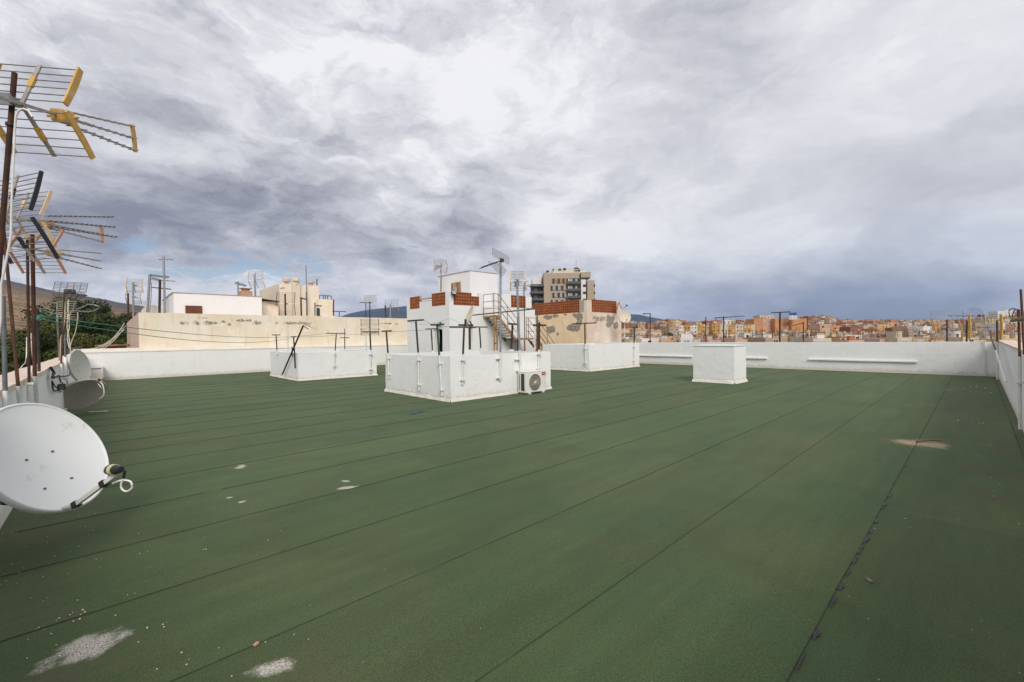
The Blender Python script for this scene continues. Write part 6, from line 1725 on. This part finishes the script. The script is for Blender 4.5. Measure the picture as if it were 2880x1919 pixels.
tbox('roof_room', 'tower_white', 612, 700, 285, 309, 1, 3)
tbox('roof_room', 'tower_cream', 1470, 1580, 176, 194, 1, 3)
for (x0, x1, y0, y1) in ((520, 605, 285, 309), (612, 692, 214, 276), (805, 845, 165, 196), (980, 1068, 160, 194), (1128, 1210, 138, 184), (1466, 1592, 124, 175), (1592, 1632, 170, 232), (1822, 1862, 248, 275)):
    tbox('roof_vent', 'dark_vent', x0, x1, y0, y1, 1.5, 3)
MB().tube(tb(1500, 124, 2), tb(1500, -120, 2), .12, .03, n=5).build('roof_mast', 'galv_dark', TB)
for r_ in range(10):
    yy = 470 + r_ * 214
    fl = tbox('window_panel', 'tower_tan', 770 - (r_ == 1) * 30, 1195, yy, yy + 145, -.12, .1)
    for (x0, x1) in ((790, 848), (950, 1008), (1088, 1146)) if r_ % 2 == 0 else ((735, 793), (893, 953), (1056, 1116)):
        tbox('window', 'glass', x0, x1, yy + 2, yy + 140, -.30, -.14)
        if r_ > 0: tbox('window', 'glass_pale', x1 + 6, x1 + 55, yy + 6, yy + 138, -.26, -.14)
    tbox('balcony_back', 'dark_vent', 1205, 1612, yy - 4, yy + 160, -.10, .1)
    by2 = yy + 98
    bal = tbox('balcony', 'tower_grey', 1200, 1614, by2, by2 + 66, -1.6, -.12)
    tbox('window', 'glass_pale', 1290, 1390, yy + 12, by2 - 2, -.22, -.12)
    tbox('window', 'pot_cream', 1255, 1285, yy + 4, by2 - 2, -.22, -.12)
    tbox('window', 'glass_pale', 1470, 1535, yy + 12, by2 - 2, -.22, -.12)
    if r_ >= 1:
        tbox('window', 'glass', 1700, 1812, yy + 178 - 214 + 214, yy + 178 + 75, -.42, -.31) if False else tbox('window', 'glass', 1702, 1812, yy - 34, yy + 40, -.42, -.31)
        tbox('window', 'glass', 2025, 2068, yy - 34, yy + 40, -.32, -.21)
    wy = 640 + r_ * 210
    tbox('balcony', 'tower_grey', 130, 518, wy, wy + 58, .0, 3.98)
    tbox('balcony_back', 'tower_tan', 140, 518, wy + 60, wy + 205, 3.6, 3.99)
    tbox('window', 'glass_pale', 245, 362, wy + 95, wy + 205, 3.4, 3.59)
    tbox('window', 'glass', 400, 470, wy + 95, wy + 205, 3.4, 3.59)
    tbox('balcony_beam', 'dark_vent', 85, 540, wy + 62, wy + 80, -.2, .6)
tbox('recess_shade', 'dark_vent', 1645, 1900, 441, 490, -.5, -.31)  # dark strip on the wall, painted shade under the upper storey

# --- measured blocks
def z7c(x): return 1740 + x / 8.404
def z7y(y): return 860 + y / 8.404
HG = 'city blocks behind the white parapet'
block('long low flats with orange brick bands between cream storeys, beside the peach house', z7c(60), z7c(350), z7y(535), 255, 'cream', 12, .15, bands='orange', roof_room=False, seed=1)
block('orange-banded flats behind the dark T post', z7c(395), z7c(718), z7y(560), 240, 'cream', 12, .0, bands='orange', roof_room=False, seed=2)
block('short orange-banded flats next to the black mast', z7c(720), z7c(1010), z7y(590), 235, 'cream', 12, -.1, bands='orange', roof_room=False, seed=3)
block('grey-brown ribbed block standing above the trees', z7c(1000), z7c(1185), z7y(480), 300, 'grey brown', 12, .1, seed=4)
block('tan block with rows of small windows above the trees', z7c(1190), z7c(1430), z7y(485), 290, 'tan', 12, .2, seed=5)
oc = [(1432, 1530, 'white'), (1530, 1695, 'ochre'), (1697, 1860, 'white'), (1860, 2050, 'ochre'), (2050, 2205, 'cream'), (2205, 2353, 'ochre')]
names = {'white': 'white stair bay of the long ochre flats', 'ochre': 'ochre bay of the long flats', 'cream': 'cream balcony bay of the long ochre flats'}
sides = ['at the end by the tan block', 'with four small windows beside the white end bay', 'behind the low white house', 'behind the thin bare mast', 'with dark glazed balconies', 'next to the mast with the long boom']
for i, (a, b, cl_) in enumerate(oc):
    block(names[cl_] + ' ' + sides[i], z7c(a), z7c(b), z7y(470), 365, cl_, 11, 0, floors=3, seed=10 + i, wcols=2, roof_room=False, fh=3.0, top_gap=.4)
def zbx(x): return 2000 + x / 7.843
def zby(y): return 860 + y / 7.843
oc2 = [(20, 205, 'ochre', 'before the mast with the long boom'), (205, 365, 'cream', 'beside the mast with the long boom'), (365, 540, 'ochre', 'in the middle of the terrace'), (540, 705, 'cream', 'with a big glazed balcony'), (705, 880, 'ochre', 'at the orange flats end'), (880, 965, 'cream', 'that ends the terrace')]
for i, (a, b, cl_, sd_) in enumerate(oc2):
    block(names[cl_] + ' ' + sd_, zbx(a), zbx(b), zby(418), 360, cl_, 11, 0, floors=3, seed=30 + i, wcols=2, roof_room=False, fh=3.0, top_gap=.4)
block('big plain orange block beside the mast with the rusty boom', zbx(945), zbx(1135), zby(288), 410, 'orange', 14, 0, floors=2, wcols=1, seed=40, roof_room=False)
block('recessed peach bay with balconies between two orange blocks', zbx(1137), zbx(1410), zby(286), 415, 'peach', 14, 0, floors=4, wcols=3, seed=41)
block('wide plain orange block with a dark slit of windows', zbx(1412), zbx(1770), zby(284), 408, 'orange', 14, 0, floors=4, wcols=2, seed=42, roof_room=False)
block('orange gable block at the end of the row', zbx(1772), zbx(2110), zby(284), 405, 'orange', 14, 0, floors=1, wcols=1, seed=43, roof_room=False)
block('cream penthouse block above the peach bay', zbx(1072), zbx(1380), zby(212), 440, 'cream', 12, 0, floors=1, wcols=4, seed=44, roof_room=False)
block('brown brick tower block beside the orange gable', zbx(2125), zbx(2440), zby(245), 520, 'brick red', 14, .1, seed=45, wcols=7)
block('dark brick stepped flats behind the brown tower block', 2328, 2352, 893, 540, 'terracotta', 14, -.1, seed=46)
block('grey concrete block low on the hillside', 2370, 2432, 913, 470, 'pale grey', 14, .15, seed=47, wcols=8)
block('pale brown low house with a brown roof band', 2300, 2346, 938, 210, 'tan', 10, .05, bands='orange', seed=48, wcols=3, roof_room=False)
block('low house with an orange roof band and a loggia', 2346, 2390, 937, 205, 'yellow', 10, .0, bands='orange', seed=49, wcols=3, roof_room=False)
block('cream gable house in front of the orange gable', zbx(1880), zbx(2000), zby(560), 230, 'cream', 10, .1, seed=50, roof_room=False)
block('pale yellow flats in front of the orange gable', zbx(2010), zbx(2330), zby(555), 250, 'yellow', 10, -.1, seed=51, wcols=2, roof_room=False)
block('olive cream house with grey shutters below the orange flats', zbx(1550), zbx(1880), zby(590), 240, 'tan', 10, .05, seed=52, wcols=4, roof_room=False)
block('white stepped house standing out on the hillside', 2594, 2625, 918, 230, 'white', 8, .2, seed=53, wcols=2, roof_room=False)
block('wide white terrace under the stepped house', 2582, 2642, 932, 225, 'white', 8, .2, seed=54, wcols=2, roof_room=False)
block('yellow house below the white terrace', 2560, 2640, 941, 190, 'yellow', 8, .1, seed=55, wcols=4, roof_room=False)
block('white flats with long balconies on the right-hand hill', 2790, 2880, 905, 330, 'white', 12, -.1, seed=56, wcols=6)
block('white villa on the crest of the right-hand hill', 2808, 2850, 875, 560, 'white', 12, -.1, seed=57, wcols=3)
# --- the rest of the town, row behind row
SKY = ((1740, 905), (1790, 905), (1850, 910), (1864, 895), (1940, 902), (1960, 912), (1975, 903), (2020, 898), (2060, 899), (2120, 903), (2280, 888), (2330, 886), (2360, 898), (2440, 899), (2470, 898), (2520, 897), (2560, 901), (2600, 900), (2680, 899), (2760, 893), (2800, 885), (2850, 876), (2930, 872))
rows = [(115, 30, 60, 953, .02), (165, 26, 52, 949, .08), (225, 24, 46, 944, .16), (300, 22, 42, 936, .45), (400, 18, 36, 928, .60), (540, 15, 30, 920, .74), (700, 13, 27, 912, .88), (900, 12, 26, 904, 1.0)]
near_cols = ['white', 'cream', 'white', 'tan', 'cream', 'peach', 'pink', 'yellow', 'tan', 'peach']
mid_cols = ['cream', 'peach', 'terracotta', 'orange', 'tan', 'orange', 'grey brown', 'brick red', 'yellow', 'white']
far_cols = ['terracotta', 'terracotta', 'brick red', 'peach', 'cream', 'grey brown', 'orange', 'terracotta', 'peach']
rnd = random.Random(21); count = 0
for li, (D_, wa, wb, ybase, mixk) in enumerate(rows):
    px = 1752 + rnd.uniform(0, 20)
    while px < 2900:
        wpx = rnd.uniform(wa, wb)
        hidden = px < 2295 and 230 < D_ < 500                           # the measured terraces stand here
        yt = ybase * (1 - mixk) + lerp_tab(SKY, px + wpx / 2) * mixk + rnd.uniform(-4, 5) * (1 if li < 6 else .7)
        yt = max(yt, lerp_tab(SKY, px + wpx / 2) + rnd.uniform(0, 3))
        hor = 950 - .0134 * (px - 1440)
        if D_ < 240: yt = max(yt, hor + 2 + rnd.uniform(0, 6)) if px < 2295 else max(yt, hor + 1 + rnd.uniform(-2, 8))
        DD = D_ * rnd.uniform(.93, 1.07)
        cl_ = rnd.choice(near_cols if li < 3 else mid_cols if li < 6 else far_cols)
        c_ = atD(px + wpx / 2, yt, DD)
        hgt = c_.z - ground_z(c_.x, c_.y); wm = wpx * DD / FPX
        if not hidden and rnd.random() < .90 and hgt > 2.5:
            shape = 'narrow' if wm < 9 else 'broad' if wm > 15 else 'square'
            zone = ('low %s house just beyond the white parapet', 'low %s house a street beyond the white parapet', '%s house among the nearer rooftops of the town', '%s block stepping up behind the nearer roofs', '%s block in the middle of the town', '%s block high in the middle of the town', '%s block far off under the skyline', '%s block far off on the skyline')[li]
            block(zone % (shape + ' ' + cl_), px, px + wpx, yt, DD, cl_, rnd.uniform(8, 13), rnd.uniform(-.35, .35), win='single' if li < 2 else 'joined', top_gap=-.3 if li < 3 else .6, group='town houses beyond the parapet, %s' % cl_, seed=count)
            count += 1
        px += wpx * (rnd.uniform(.8, 1.3) if li < 6 else rnd.uniform(1.0, 1.35)) + (3 if li < 3 else 0)
# blue water tanks on a roof
for px, py in ((2225, 883), (2236, 883)):
    p = atD(px, py, 400); t = thing('water_tank', 'blue water tank on the orange flats roof', 'tank', p, 'blue roof tanks')
    MB().box(p.x - 1.3, p.x + 1.3, p.y - 1.3, p.y + 1.3, p.z - 5.5, p.z - 1.32).build('stand', 'city_white', t)
    MB().tube(p - Vector((0, 0, 1.3)), p + Vector((0, 0, .9)), 1.5, n=12).build('barrel', 'blue_tank', t); MB().tube(p + Vector((0, 0, .9)), p + Vector((0, 0, 1.2)), 1.5, .5, n=12).build('lid', 'blue_tank', t)

# ------------------------------------------------------------------ the air
hz_ = MB().box(-9500, 9800, -9500, 9800, -30, 700).build('haze', [], kind='stuff')
hm = bpy.data.materials.new('thin_haze'); hm.use_nodes = True; hm.node_tree.nodes.clear()
hn = NT(hm.node_tree)
pv = hn.n('ShaderNodeVolumePrincipled', Color=C(.38, .58, 1.0), Density=.00006); pv.inputs['Anisotropy'].default_value = .2
ho = hn.n('ShaderNodeOutputMaterial'); hn.put(ho.inputs['Volume'], pv.outputs[0])
hz_.data.materials.append(hm)
tag(hz_, 'thin bluish haze that pales the far mountains', 'haze')
scene.cycles.volume_bounces = 0
scene.cycles.max_bounces = 5; scene.cycles.diffuse_bounces = 3; scene.cycles.glossy_bounces = 2
